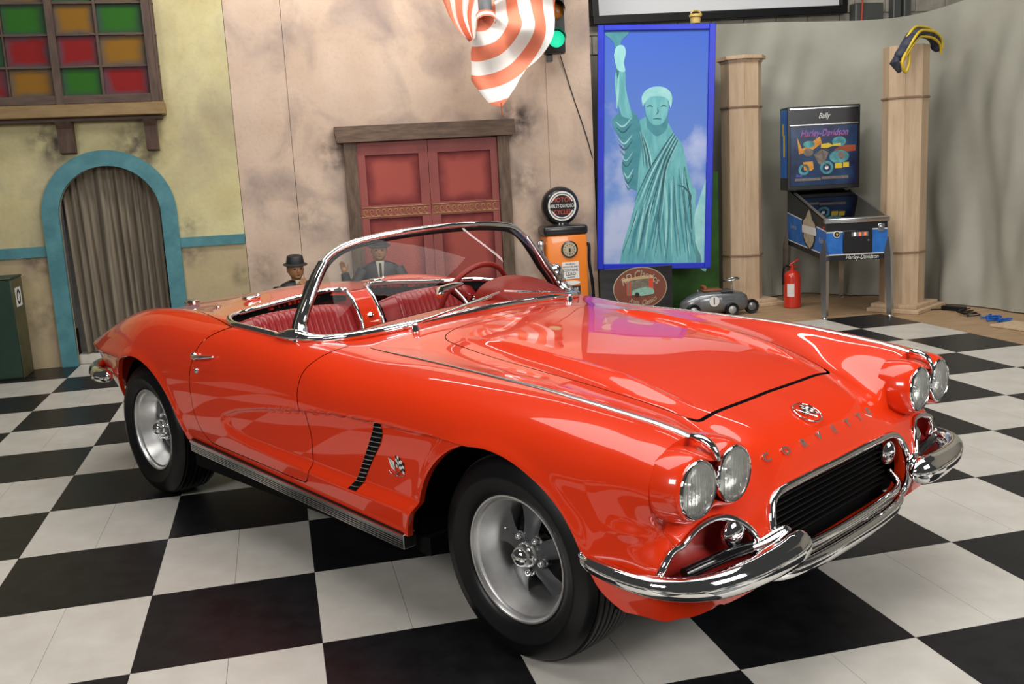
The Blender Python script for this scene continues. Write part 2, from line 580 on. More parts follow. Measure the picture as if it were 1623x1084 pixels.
def arch_curtain(u, v):
    z = 0.10 + v * 1.72
    top = AZ + math.sqrt(max(0.0, (AI + 0.02) ** 2 - ((u - .5) * 2 * AI) ** 2)) if z > AZ else 9
    z = min(z, top)
    x = AC - AI + 0.02 + u * (2 * AI - 0.04) + (0.05 * (1 - v) * (1 - u) if True else 0)
    f = 0.5 + 0.5 * math.sin(u * 70 + 1.7 * math.sin(u * 9) + 0.5 * math.sin(v * 3 + u * 20))
    g = 0.5 + 0.5 * math.sin(u * 31 + 2.1 + 0.8 * math.sin(v * 2.2 + u * 7))
    return (x, YW + 0.13 - 0.055 * f ** 0.7 * (0.55 + 0.45 * (1 - v)) - 0.045 * g * (1 - 0.5 * v), z)


cur = single('arch_curtain', MB().grid(arch_curtain, 150, 50), M['arch_cloth'], (AC, YW + .1, 0.10), smooth=60, fix=False,
             label='brown pleated cloth hanging inside the turquoise arch', cat='curtain')

# ---------------------------------------------------------------- projecting window with painted panes
YB = 4.70
win = empty('window_1', (-0.3, YW, 2.15), kind='structure', label='dark wood bay window with red green and amber panes')


def winp(name, mb, mat, parent=win, smooth=None):
    return build(name, mb, mat, parent, smooth, off=(-0.3, YW, 2.15))


M['p_green'] = pane_mat('pane_green', (0.022, 0.115, 0.010), (0.035, 0.06, 0.05))
M['p_amber'] = pane_mat('pane_amber', (0.22, 0.105, 0.010), (0.075, 0.075, 0.07))
M['p_red'] = pane_mat('pane_red', (0.21, 0.010, 0.010), (0.06, 0.06, 0.075))
cols = [(-1.25, -0.845), (-0.835, -0.49), (-0.43, -0.118), (-0.098, 0.268)]
rows = [(2.335, 2.555), (2.575, 2.815), (2.835, 3.07), (3.09, 3.33), (3.35, 3.59)]
pat = ['RAGR', 'GRRA', 'RGAG', 'GAGA', 'RGRA']
for r, (z0, z1) in enumerate(rows):
    for k, (x0, x1) in enumerate(cols):
        winp('window_pane', MB().bbox(x0 - .012, x1 + .012, YB + 0.020, YB + 0.028, z0 - .012, z1 + .012), M[{'R': 'p_red', 'A': 'p_amber', 'G': 'p_green'}[pat[r][k]]])
for x0, x1 in ((-0.49, -0.43), (0.268, 0.335)):
    winp('window_stile', MB().bbox(x0, x1, YB - 0.03, YB + 0.05, 2.245, 3.7), M['dark_wood'])
for x0, x1 in ((-0.845, -0.835), (-0.118, -0.098)):
    winp('window_muntin', MB().bbox(x0, x1, YB - 0.012, YB + 0.03, 2.33, 3.7), M['dark_wood'])
for z in (2.565, 2.825, 3.08, 3.34):
    for (x0, x1) in ((-1.25, -0.49), (-0.43, 0.268)):
        winp('window_muntin', MB().bbox(x0, x1, YB - 0.009, YB + 0.03, z - .009, z + .009), M['dark_wood_h'])
winp('window_rail', MB().bbox(-1.25, 0.268, YB - 0.025, YB + 0.05, 2.262, 2.33), M['dark_wood_h'])
winp('window_sill', MB().rbox(((-1.25 + 0.365) / 2, YB - .005 + .06, 2.205), (1.615, 0.20, 0.104), 0.006, 1), M['ochre_wood'])
winp('window_bottom', MB().bbox(-1.25, 0.33, YB + .03, YW, 2.12, 2.155), M['dark_wood_h'])
# right cheek of the bay, with its own little bars
winp('window_cheek', MB().bbox(0.318, 0.335, YB + .05, YW, 2.255, 3.7), M['dark_wood'])
for z in (2.26, 2.56, 2.82, 3.08, 3.34):
    winp('window_cheek_bar', MB().bbox(0.333, 0.352, YB - .02, YW - .005, z, z + .022), M['dark_wood'])
winp('window_cheek_post', MB().bbox(0.333, 0.350, YB - .03, YB + .012, 2.26, 3.7), M['dark_wood'])
winp('window_cheek_post', MB().bbox(0.333, 0.350, YW - .05, YW - .008, 2.26, 3.7), M['dark_wood'])
for x0, x1 in ((-0.53, -0.405), (0.175, 0.275)):
    winp('window_bracket', MB().prism([(YW, 2.12), (YB + .0, 2.12), (YB + 0.035, 2.06), (YB + .06, 1.862), (YW, 1.852)], x0, x1, 'x'), M['dark_wood'])

# ---------------------------------------------------------------- red double door under the heavy lintel
door = empty('door_1', (2.65, YW, 0), kind='structure', label='red paneled double door with gold frieze under brown beam')


def dp(name, mb, mat, parent=door, smooth=None):
    return build(name, mb, mat, parent, smooth, off=(2.65, YW, 0))


dp('door_lintel', MB().prism([(1.815, 1.845), (3.487, 1.855), (3.495, 1.88), (3.487, 2.002), (1.80, 1.99), (1.797, 1.945)], YW - 0.10, YW), M['brown_beam'])
M['brown_post'] = plain('brown_post', (0.07, 0.042, 0.026), 0.6, col2=(0.15, 0.095, 0.06), scale=5, stretch=(6, 6, 1), bump=0.15)
dp('door_post', MB().bbox(1.872, 1.985, YW - 0.06, YW, 0, 1.845), M['brown_post'])
dp('door_post', MB().bbox(3.322, 3.437, YW - 0.06, YW, 0, 1.85), M['brown_post'])
for (x0, x1, a, b) in ((1.987, 2.648, 2.062, 2.56), (2.652, 3.32, 2.74, 3.25)):
    lf = dp('door_leaf', MB().bbox(x0, x1, YW - 0.012, YW, 0, 1.845), M['red_door'])
    for (p0, p1) in ((x0, a), (b, x1)):
        dp('leaf_stile', MB().bbox(p0, p1, YW - 0.035, YW - .012, 0.02, 1.84), M['red_door'], lf)
    for (q0, q1) in ((1.725, 1.84), (1.14, 1.262), (0.25, 0.42)):
        dp('leaf_rail', MB().bbox(a, b, YW - 0.035, YW - .012, q0, q1), M['red_door'], lf)
    for (q0, q1) in ((1.262, 1.725), (0.42, 1.14)):
        dp('leaf_panel', MB().bbox(a + .0, b - .0, YW - 0.018, YW - .0121, q0, q1), M['red_panel'], lf)
    # gold scroll frieze across the lock rail
    fr = MB()
    n = 11
    for k in range(n):
        cx = x0 + 0.02 + (k + .5) * (x1 - x0 - 0.04) / n
        rr = (x1 - x0 - 0.04) / n * 0.62
        pts = [(cx + rr * (0.25 + .75 * t / 14) * math.cos(-0.6 + t * 0.42) * .85, YW - 0.0375, 1.201 + 0.040 * (0.2 + .8 * t / 14) * math.sin(-0.6 + t * 0.42)) for t in range(15)]
        fr.tube(pts, 0.0042, 5)
    fr.tube([(x0 + .01, YW - .0375, 1.243), (x1 - .01, YW - .0375, 1.243)], 0.0035, 5)
    fr.tube([(x0 + .01, YW - .0375, 1.158), (x1 - .01, YW - .0375, 1.158)], 0.0035, 5)
    dp('gold_frieze', fr, M['gold'], lf, smooth=50)

# ================================================================ block wall behind the drape
M['block'] = plain('painted_block', (0.40, 0.37, 0.31), 0.8, var=0.15, scale=10, bump=0.2, bscale=40)
M['mortar'] = plain('mortar', (0.22, 0.20, 0.17), 0.9, var=0.1)
YR = 5.95
rear = single('wall_rear', MB().bbox(4.3, 10.0, YR + .02, YR + 0.2, 0, 4.2), M['mortar'], (6.5, YR, 0), kind='structure',
              label='painted concrete block wall behind the hanging drape')
bl = mesh_of(*(lambda m: (m.V, m.F))(MB().rbox((0, 0, 0), (0.392, 0.10, 0.192), 0.006, 1)), 'block')
bl.materials.append(M['block'])
for r in range(2, 6):
    for k in range(14):
        o = bpy.data.objects.new('block', bl)
        COL.objects.link(o)
        o.parent = rear
        o.location = (-2.0 + 0.4 * k + (0.2 if r % 2 else 0), 0.05, 2.3 + 0.2 * r + .1)
M['grey_post'] = plain('painted_steel', (0.10, 0.105, 0.10), 0.5, metal=0.3)
for k, (x0, x1) in enumerate(((8.33, 8.43), (8.47, 8.56))):
    single('trim_%d' % (k + 1), MB().rbox(((x0 + x1) / 2, YR - .06, 2.1), (x1 - x0, 0.1, 4.2), .008, 1), M['grey_post'], ((x0 + x1) / 2, YR - .06, 0), kind='structure',
           label='grey steel upright on block wall, %s of the pair' % ('left' if k == 0 else 'right'))
# side wall past the drape, so the place does not end in the open
single('wall_right', MB().bbox(10.0, 10.2, -3, 6.2, 0, 4.2), M['block'], (10.1, 1.5, 0), kind='structure', label='plain painted wall beyond the drape')

# ================================================================ grey-green drape
M['drape'] = plain('drape_cloth', (0.30, 0.295, 0.245), 0.55, col2=(0.35, 0.345, 0.29), scale=1.4, bump=0.03, bscale=90)
DP = chain([(4.7, 5.30), (5.5, 5.36), (6.0, 5.38), (6.5, 5.38), (6.95, 5.25), (7.33, 4.9), (7.57, 4.42), (7.68, 3.9), (7.74, 3.4), (7.77, 2.9), (7.77, 2.2), (7.75, 1.4)], 10)
DT = chain([(0, 0, 2.888), (1, 0, 2.911), (2, 0, 2.924), (3, 0, 2.928), (4, 0, 2.909), (5, 0, 2.867), (6, 0, 2.842), (7, 0, 2.869), (8, 0, 2.93), (9, 0, 3.0), (10, 0, 3.1), (11, 0, 3.2)], 10)[:, 2]


def drape(u, v):
    i = u * (len(DP) - 1)
    a = int(min(i, len(DP) - 2))
    t = i - a
    p = DP[a] * (1 - t) + DP[a + 1] * t
    tg = DP[a + 1] - DP[a]
    tg /= np.linalg.norm(tg)
    nrm = np.array([tg[1], -tg[0]])                # towards the room
    zt = DT[a] * (1 - t) + DT[a + 1] * t
    low = (1 - v) ** 1.25
    s = u * 9.5
    f = 0.022 * math.sin(s * 5.3 + 1.3 * math.sin(s * 1.1)) * (0.25 + low)
    w1 = math.sin(s * 3.1 - 5.5 * (1 - v) + 0.7 * math.sin(s * 2.0))
    w2 = math.sin(s * 8.3 + 9.0 * (1 - v) ** 1.5 + 1.1 * math.sin(s * 1.7))
    w3 = math.sin(s * 13.7 - 13.0 * (1 - v) ** 1.3 + 0.9 * math.sin(s * 2.9))
    f += 0.060 * low * w1 + 0.030 * low * w2 * (.6 + .4 * w1) + 0.007 * low * w3
    f += 0.05 * math.exp(-((v - .93) / .09) ** 2) * math.sin(s * 2.2 + 1)
    f += 0.010 * math.exp(-((v - .75) / .2) ** 2) * math.sin(s * 11 - 16 * v)
    f += 0.10 * (1 - v) ** 5                        # the hem spreads on the floor
    q = p + nrm * f
    return (q[0], q[1], 0.012 + v * (zt - 0.012))


dr = single('drape', MB().grid(drape, 420, 90), M['drape'], (7.3, 4.9, 0.012), smooth=70, fix=False,
            label='tall grey-green cloth drape hung along the rear and right wall', cat='drape')
M['green_board'] = plain('green_board', (0.022, 0.10, 0.010), 0.6, var=0.3, scale=4)
single('green_board', MB().rbox((5.02, 5.0, 0.70), (1.35, 0.03, 1.40), 0.006, 1), M['green_board'], (5.02, 5.0, 0),
       label='dark green board leaning behind the blue framed painting', cat='board')

# ================================================================ the car (built in its own frame: x ahead of the front axle, y to its left, z up)
CAR_LOC = (2.51276234, -1.13901367, 0.0)
CAR_RZ = -1.03810712
car = empty('sports_car', CAR_LOC, CAR_RZ, label='glossy red open-top vintage sports car with chrome bumpers and mag wheels', cat='car')


def car_paint():
    m, nt, b = new_mat('car_paint_red')
    b.inputs['Base Color'].default_value = (0.76, 0.036, 0.003, 1)
    b.inputs['Roughness'].default_value = 0.32
    b.inputs['Specular IOR Level'].default_value = 0.2
    b.inputs['Coat Weight'].default_value = 1.0
    b.inputs['Coat Roughness'].default_value = 0.015
    b.inputs['Coat IOR'].default_value = 1.55
    tc = N(nt, 'ShaderNodeTexCoord')
    nz = N(nt, 'ShaderNodeTexNoise'); nz.inputs['Scale'].default_value = 900
    nt.links.new(tc.outputs['Object'], nz.inputs[0])
    cr = N(nt, 'ShaderNodeValToRGB')
    cr.color_ramp.elements[0].color = (0.75, 0.035, 0.003, 1)
    cr.color_ramp.elements[1].color = (0.77, 0.037, 0.0035, 1)
    nt.links.new(nz.outputs[0], cr.inputs[0])
    nt.links.new(cr.outputs[0], b.inputs['Base Color'])
    return m


M['paint'] = car_paint()
M['chrome'] = plain('chrome', (0.86, 0.87, 0.88), 0.045, metal=1.0)
M['chrome_dull'] = plain('polished_aluminium', (0.82, 0.82, 0.81), 0.36, metal=1.0, var=0.04, scale=30)
M['alu_strip'] = plain('brushed_strip', (0.62, 0.62, 0.60), 0.26, metal=1.0)
M['rubber'] = plain('tyre_rubber', (0.0045, 0.0045, 0.005), 0.40, var=0.15, scale=30, bump=0.02, bscale=200, spec=0.3)
M['spoke_grey'] = plain('grey_spoke', (0.075, 0.075, 0.08), 0.42, metal=0.3, var=0.08, scale=12)
M['black_satin'] = plain('black_satin', (0.005, 0.005, 0.006), 0.45, spec=0.35)
M['underbody'] = plain('underbody_black', (0.003, 0.003, 0.003), 0.8, spec=0.1)
M['seat_red'] = plain('seat_vinyl_red', (0.32, 0.016, 0.018), 0.30, coat=0.25, var=0.1, scale=4)
M['trim_red'] = plain('trim_red', (0.36, 0.022, 0.016), 0.38, var=0.06, scale=6)
M['screen_glass'] = glass_mat('windshield_glass', (0.90, 0.93, 0.91), 0.015, 0.45)
M['lens_glass'] = glass_mat('headlamp_glass', (0.92, 0.93, 0.92), 0.05, 1.0)
_nt = M['lens_glass'].node_tree
_df = N(_nt, 'ShaderNodeBsdfDiffuse'); _df.inputs[0].default_value = (0.62, 0.62, 0.58, 1)
_mx = N(_nt, 'ShaderNodeMixShader'); _mx.inputs[0].default_value = 0.22
_out = _nt.nodes['Material Output']; _src = _out.inputs[0].links[0].from_socket
_nt.links.new(_src, _mx.inputs[1]); _nt.links.new(_df.outputs[0], _mx.inputs[2]); _nt.links.new(_mx.outputs[0], _out.inputs[0])
M['reflector'] = plain('lamp_reflector', (0.92, 0.92, 0.88), 0.30, metal=0.85, bump=0.5, bscale=45)
M['black_gloss'] = plain('black_gloss', (0.006, 0.006, 0.007), 0.1)
M['white_paint'] = plain('white_enamel', (0.75, 0.75, 0.73), 0.35)


def cp(name, mb, mat, parent=car, smooth=40, fix=True):
    return build(name, mb, mat, parent, smooth, fix=fix)


# ---------------------------------------------------------------- body surface: a loft through measured sections
SECT = {
    -3.45: [(0, .800), (.18, .795), (.36, .785), (.46, .775), (.53, .768), (.59, .757), (.65, .735), (.69, .712), (.712, .695), (.722, .683), (.715, .668), (.68, .58), (.63, .48), (.58, .40)],
    -3.20: [(0, .862), (.20, .857), (.38, .843), (.50, .830), (.58, .826), (.65, .815), (.72, .785), (.765, .745), (.787, .712), (.796, .692), (.788, .676), (.755, .58), (.71, .47), (.66, .38)],
    -2.90: [(0, .912), (.20, .906), (.38, .893), (.52, .880), (.62, .884), (.70, .885), (.775, .850), (.82, .79), (.842, .735), (.851, .702), (.843, .684), (.82, .58), (.79, .46), (.75, .36)],
    -2.60: [(0, .955), (.20, .946), (.40, .922), (.54, .908), (.64, .920), (.73, .940), (.81, .907), (.855, .84), (.878, .77), (.887, .718), (.884, .69), (.875, .58), (.86, .46), (.83, .36)],
    -2.30: [(0, .992), (.20, .982), (.40, .953), (.55, .938), (.66, .946), (.745, .960), (.82, .929), (.866, .86), (.888, .78), (.893, .72), (.892, .67), (.885, .57), (.872, .46), (.845, .37)],
    -2.00: [(0, .995), (.20, .988), (.40, .967), (.55, .952), (.66, .949), (.75, .953), (.815, .927), (.863, .87), (.887, .79), (.893, .72), (.892, .66), (.885, .56), (.873, .46), (.852, .39)],
    -1.60: [(0, .985), (.20, .980), (.40, .967), (.56, .955), (.68, .947), (.765, .939), (.82, .914), (.862, .865), (.884, .80), (.89, .73), (.889, .65), (.883, .55), (.872, .45), (.855, .375)],
    -1.30: [(0, .972), (.20, .968), (.40, .958), (.56, .946), (.69, .933), (.775, .920), (.825, .895), (.862, .852), (.883, .79), (.888, .725), (.887, .645), (.882, .54), (.872, .435), (.857, .36)],
    -1.00: [(0, .957), (.20, .953), (.40, .941), (.55, .927), (.66, .914), (.745, .904), (.815, .880), (.858, .837), (.88, .78), (.887, .715), (.886, .64), (.881, .53), (.871, .42), (.857, .343)],
    -0.80: [(0, .946), (.20, .942), (.40, .930), (.52, .914), (.61, .902), (.69, .896), (.79, .872), (.85, .825), (.878, .77), (.886, .71), (.886, .64), (.881, .53), (.871, .415), (.857, .333)],
    -0.50: [(0, .926), (.20, .922), (.40, .909), (.52, .894), (.60, .887), (.69, .888), (.79, .865), (.85, .82), (.878, .765), (.886, .705), (.886, .635), (.881, .52), (.872, .41), (.858, .318)],
    -0.20: [(0, .898), (.20, .895), (.40, .882), (.52, .868), (.605, .869), (.695, .877), (.79, .857), (.85, .81), (.88, .755), (.889, .70), (.889, .63), (.885, .52), (.877, .41), (.865, .33)],
    0.10: [(0, .855), (.20, .853), (.39, .841), (.50, .832), (.60, .840), (.695, .861), (.79, .843), (.85, .795), (.88, .742), (.89, .69), (.89, .62), (.886, .52), (.878, .42), (.866, .335)],
    0.30: [(0, .803), (.20, .801), (.37, .795), (.475, .788), (.585, .812), (.693, .841), (.79, .822), (.848, .775), (.875, .722), (.882, .67), (.880, .60), (.881, .50), (.868, .41), (.838, .318)],
    0.42: [(0, .761), (.20, .760), (.36, .757), (.455, .750), (.565, .790), (.688, .827), (.785, .808), (.843, .762), (.869, .71), (.873, .655), (.874, .58), (.874, .49), (.860, .405), (.824, .312)],
    0.52: [(0, .724), (.20, .722), (.35, .716), (.44, .705), (.535, .755), (.683, .812), (.78, .798), (.842, .755), (.866, .70), (.861, .63), (.856, .568), (.864, .49), (.850, .405), (.812, .310)],
    0.575: [(0, .694), (.20, .691), (.34, .683), (.43, .672), (.515, .735), (.68, .800), (.778, .79), (.84, .75), (.864, .693), (.850, .62), (.826, .572), (.852, .49), (.838, .405), (.796, .310)],
}
CAPS = [   # the nose and the panel under the lamps, each point (x, y, z)
    (0.605, [(.605, 0, .665), (.605, .20, .663), (.60, .335, .655), (.60, .425, .640), (.585, .52, .625), (.58, .62, .615), (.578, .70, .605), (.576, .76, .60), (.576, .79, .585), (.58, .805, .57), (.59, .80, .55), (.605, .834, .49), (.603, .820, .405), (.592, .778, .314)]),
    (0.66, [(.645, 0, .600), (.645, .19, .60), (.645, .32, .598), (.643, .41, .59), (.635, .50, .58), (.63, .585, .57), (.628, .655, .56), (.627, .71, .55), (.628, .75, .54), (.632, .775, .525), (.637, .79, .505), (.645, .802, .465), (.640, .787, .395), (.622, .752, .321)]),
    (0.72, [(.672, 0, .54), (.672, .18, .54), (.672, .30, .54), (.671, .39, .535), (.67, .475, .525), (.668, .55, .515), (.667, .615, .505), (.666, .665, .495), (.666, .705, .485), (.667, .73, .47), (.668, .75, .455), (.669, .76, .43), (.662, .748, .380), (.645, .722, .330)]),
    (0.82, [(.690, 0, .43), (.690, .17, .43), (.690, .29, .43), (.689, .37, .428), (.688, .45, .425), (.687, .52, .42), (.686, .58, .415), (.685, .625, .41), (.684, .66, .405), (.683, .685, .40), (.682, .70, .39), (.676, .710, .38), (.672, .708, .360), (.660, .692, .340)]),
    (0.92, [(.672, 0, .325)] + [(.672 - .012 * (k / 12) ** 2, y, .325 + .012 * k / 12) for k, y in enumerate((.16, .27, .35, .42, .48, .53, .575, .605, .63, .645, .655, .662))] + [(.655, .660, .338)]),
]


def nspline(xk, yk, xq):
    """natural cubic spline, vectorised over columns"""
    xk = np.asarray(xk, float); yk = np.asarray(yk, float); xq = np.asarray(xq, float)
    n = len(xk)
    h = np.diff(xk)
    A = np.zeros((n, n)); B = np.zeros((n,) + yk.shape[1:])
    A[0, 0] = A[-1, -1] = 1
    for i in range(1, n - 1):
        A[i, i - 1] = h[i - 1]; A[i, i] = 2 * (h[i - 1] + h[i]); A[i, i + 1] = h[i]
        B[i] = 6 * ((yk[i + 1] - yk[i]) / h[i] - (yk[i] - yk[i - 1]) / h[i - 1])
    Mk = np.linalg.solve(A, B.reshape(n, -1)).reshape(B.shape)
    k = np.clip(np.searchsorted(xk, xq) - 1, 0, n - 2)
    hh = h[k]
    a = (xk[k + 1] - xq) / hh; b = (xq - xk[k]) / hh
    sh = (slice(None),) + (None,) * (yk.ndim - 1)
    a, b, hh = a[sh], b[sh], hh[sh]
    return a * yk[k] + b * yk[k + 1] + ((a ** 3 - a) * Mk[k] + (b ** 3 - b) * Mk[k + 1]) * hh ** 2 / 6


XK = sorted(SECT)
MAIN = np.array([[(x, y, z) for (y, z) in SECT[x]] for x in XK])           # (ns, 14, 3)
s_main = np.arange(-3.45, 0.575, 0.0075)
s_main = np.append(s_main, 0.575)
s_cap = np.concatenate([np.linspace(.575, .605, 8)[1:], np.linspace(.605, .92, 44)[1:]])
CK = [0.575] + [c[0] for c in CAPS]
CAPP = np.concatenate([MAIN[-1:], np.array([c[1] for c in CAPS], float)])
rails_main = nspline(XK, MAIN, s_main)
smooth_j = [0, 1, 2, 3, 11, 12, 13]
AK = XK + CK[1:]
ALLP = np.concatenate([MAIN, CAPP[1:]])
full = nspline(AK, ALLP[:, smooth_j], np.concatenate([s_main, s_cap]))
rails_main[:, smooth_j] = full[:len(s_main)]
rails_cap = np.zeros((len(s_cap), 14, 3))
for k, s in enumerate(s_cap):
    i = min(np.searchsorted(CK, s) - 1, len(CK) - 2)
    i = max(i, 0)
    t = (s - CK[i]) / (CK[i + 1] - CK[i])
    P0, P1 = CAPP[i], CAPP[i + 1]
    m0 = (CAPP[i + 1] - CAPP[i - 1]) / (CK[i + 1] - CK[i - 1]) if i > 1 else (P1 - P0) / (CK[i + 1] - CK[i])
    m1 = (CAPP[i + 2] - CAPP[i]) / (CK[i + 2] - CK[i]) if (0 < i < len(CK) - 2) else (P1 - P0) / (CK[i + 1] - CK[i])
    hh = CK[i + 1] - CK[i]
    rails_cap[k] = ((2 * t ** 3 - 3 * t * t + 1) * P0 + (t ** 3 - 2 * t * t + t) * hh * m0 + (-2 * t ** 3 + 3 * t * t) * P1 + (t ** 3 - t * t) * hh * m1)
rails_cap[:, smooth_j] = full[len(s_main):]
# the tail closes
tail = []
for sx, f, zc in ((-3.60, 0.0, .60), (-3.595, .35, .60), (-3.58, .62, .60), (-3.55, .82, .605), (-3.50, .94, .61)):
    q = MAIN[0].copy()
    q[:, 0] = sx
    q[:, 1] *= f
    q[:, 2] = zc + (q[:, 2] - zc) * (f if f < .9 else .985)
    tail.append(q)
RAILS = np.concatenate([np.array(tail), rails_main, rails_cap])            # (NS, 14, 3)
SEG = [14, 12, 10, 10, 10, 12, 14, 13, 12, 10, 16, 16, 12]                 # samples per span of the section
TQ, = [np.concatenate([[j + k / SEG[j] for k in range(SEG[j])] for j in range(13)] + [[13.0]])]


def section(P):
    """dense smooth section through the 14 control points (chord-length natural spline)"""
    d = np.linalg.norm(np.diff(P[:, 1:], axis=0), axis=1) + np.linalg.norm(np.diff(P, axis=0), axis=1) * 0.15
    d = np.maximum(d, 0.004)
    kn = np.concatenate([[0], np.cumsum(d)])
    i = np.minimum(TQ.astype(int), 12)
    tq = kn[i] + (TQ - i) * (kn[i + 1] - kn[i])
    # mirrored on the centre line so the crown is smooth there
    kk = np.concatenate([-kn[3:0:-1], kn]); PP = np.concatenate([P[3:0:-1] * [1, -1, 1], P])
    return nspline(kk, PP, tq)


HALF = np.array([section(P) for P in RAILS])                                # (NS, NT, 3)
NS, NT = HALF.shape[:2]


def sstep(a, b, x):
    t = np.clip((x - a) / (b - a), 0, 1)
    return t * t * (3 - 2 * t)


# cove pressed into the side between the wheels
CU = np.array([(-1.70, .520), (-1.69, .548), (-1.655, .576), (-1.543, .611), (-1.351, .645), (-1.052, .681), (-.838, .699), (-.607, .707), (-.466, .708), (-.30, .709), (-.10, .709)])
CL = np.array([(-1.70, .520), (-1.69, .500), (-1.641, .474), (-1.505, .453), (-1.079, .427), (-.798, .412), (-.596, .408), (-.44, .403), (-.10, .40)])
X, Y, Z = HALF[..., 0], HALF[..., 1], HALF[..., 2]
zu = np.interp(X, CU[:, 0], CU[:, 1]); zl = np.interp(X, CL[:, 0], CL[:, 1])
inside = sstep(0, .014, zu - Z) * sstep(0, .05, Z - zl) * sstep(-1.70, -1.62, X) * (Y > .8) * (X < 0)
depth = 0.012 + 0.020 * sstep(-1.7, -.6, X)
HALF[..., 1] -= inside * depth
# hood ribs
rib_c = np.interp(X, [-.66, -.35, 0, .25, .40], [.40, .395, .385, .37, .345])
rib_w_in = np.interp(X, [-.66, -.3, .2, .40], [.008, .015, .020, .016])
rib_w_out = np.interp(X, [-.66, -.3, .2, .40], [.015, .065, .085, .05])
dy = Y - rib_c
prof = np.where(dy < 0, sstep(-1, 0, dy / rib_w_in), sstep(-1, 0, -dy / rib_w_out))
fade = sstep(-.68, -.35, X) * (1 - sstep(.12, .40, X))
HALF[..., 2] += prof * fade * 0.023 * (Z > .7) * (X > -.7) * (X < .42)
# soft lid under each pair of lamps
ex = np.exp(-((X - .52) / .05) ** 2 - ((Z - .565) / .02) ** 2) * (Y > .7)
HALF[..., 1] += ex * 0.010
# wheel-arch lips flare out a touch


def arch_r(X, Z, which):
    if which == 'f':
        xc, zc, rz = -0.02, .33, .383
        rr = np.where(X > xc, .402, .398) + (np.clip(.45 - Z, 0, 1) * np.where(X > xc, .10, .30) + np.where(X > xc, np.clip(.39 - Z, 0, 1) ** 2 * 9.0, 0))
        return np.sqrt(((X - xc) / rr) ** 2 + (np.maximum(Z - zc, 0) / rz) ** 2)
    xc, zc, rz = -2.50, .335, .402
    rr = np.where(X > xc, .42, .455)
    return np.sqrt(((X - xc) / rr) ** 2 + (np.maximum(Z - zc, 0) / rz) ** 2)


for wh in 'fr':
    ar = arch_r(HALF[..., 0], HALF[..., 2], wh)
    HALF[..., 1] += 0.008 * np.exp(-((ar - 1.0) / .07) ** 2) * (HALF[..., 1] > .74)

FULLG = np.concatenate([(HALF * [1, -1, 1])[:, :0:-1], HALF], axis=1)       # right bottom ... centre ... left bottom
NT2 = FULLG.shape[1]
BV = FULLG.reshape(-1, 3)
ii, jj = np.meshgrid(np.arange(NS - 1), np.arange(NT2 - 1), indexing='ij')
a = (ii * NT2 + jj).ravel(); b_ = a + NT2; c_ = b_ + 1; d_ = a + 1
BF = np.concatenate([np.stack([a, b_, c_], 1), np.stack([a, c_, d_], 1)])


def clip(V, F, phi):
    """keep phi >= 0; returns vertices, triangles and the cut edges"""
    ins = phi >= 0
    n = ins[F].sum(1)
    keep = [F[n == 3]]
    newv, cache, cut, tri = [], {}, [], []
    base = len(V)

    def mid(p, q):
        k = (p, q) if p < q else (q, p)
        if k not in cache:
            t = phi[p] / (phi[p] - phi[q])
            cache[k] = base + len(newv)
            newv.append(V[p] + (V[q] - V[p]) * t)
        return cache[k]
    for f in F[(n == 1) | (n == 2)]:
        f = [int(x) for x in f]
        i = [k for k in range(3) if ins[f[k]]]
        if len(i) == 1:
            k = i[0]
            p, q, r = f[k], f[(k + 1) % 3], f[(k + 2) % 3]
            m1, m2 = mid(p, q), mid(p, r)
            tri.append((p, m1, m2)); cut.append((m1, m2))
        else:
            k = [k for k in range(3) if not ins[f[k]]][0]
            p, q, r = f[k], f[(k + 1) % 3], f[(k + 2) % 3]
            m1, m2 = mid(p, q), mid(p, r)
            tri.append((m1, q, r)); tri.append((m1, r, m2)); cut.append((m2, m1))
    V2 = np.concatenate([V, np.array(newv).reshape(-1, 3)])
    F2 = np.concatenate(keep + ([np.array(tri)] if tri else []))
    used = np.unique(F2)
    mp = -np.ones(len(V2), int); mp[used] = np.arange(len(used))
    return V2[used], mp[F2], [(mp[p], mp[q]) for p, q in cut if mp[p] >= 0 and mp[q] >= 0]


def loops(edges):
    nb = {}
    for p, q in edges:
        if p == q:
            continue
        nb.setdefault(p, []).append(q); nb.setdefault(q, []).append(p)
    seen, out = set(), []
    starts = [k for k in nb if len(nb[k]) == 1] + list(nb)
    for s in starts:
        if s in seen:
            continue
        lp = [s]; seen.add(s)
        while True:
            nx = [k for k in nb[lp[-1]] if k not in seen]
            if not nx:
                break
            lp.append(nx[0]); seen.add(nx[0])
        if len(lp) > 3:
            out.append(lp)
    return out


def resample(P, step, closed=False):
    P = np.array(P, float)
    if closed:
        P = np.vstack([P, P[:1]])
    d = np.concatenate([[0], np.cumsum(np.linalg.norm(np.diff(P, axis=0), axis=1))])
    n = max(4, int(d[-1] / step))
    q = np.linspace(0, d[-1], n + 1)
    R = np.stack([np.interp(q, d, P[:, k]) for k in range(3)], 1)
    if closed:
        R = R[:-1]
    for _ in range(2):
        if closed:
            R = (np.roll(R, 1, 0) + 2 * R + np.roll(R, -1, 0)) / 4
        else:
            R[1:-1] = (R[:-2] + 2 * R[1:-1] + R[2:]) / 4
    return R


def with_lip(V, F, cut, off):
    """roll each cut edge inward: off(P) -> offset vectors"""
    if not cut:
        return V, F
    idx = sorted(set(x for e in cut for x in e))
    mp = {v: i for i, v in enumerate(idx)}
    P = V[idx]
    Q = P + off(P)
    b0 = len(V)
    V2 = np.concatenate([V, P, Q])
    n = len(idx)
    T = []
    for p, q in cut:
        p, q = mp[p], mp[q]
        T += [(b0 + p, b0 + q, b0 + n + q), (b0 + p, b0 + n + q, b0 + n + p)]
    return V2, np.concatenate([F, np.array(T)])


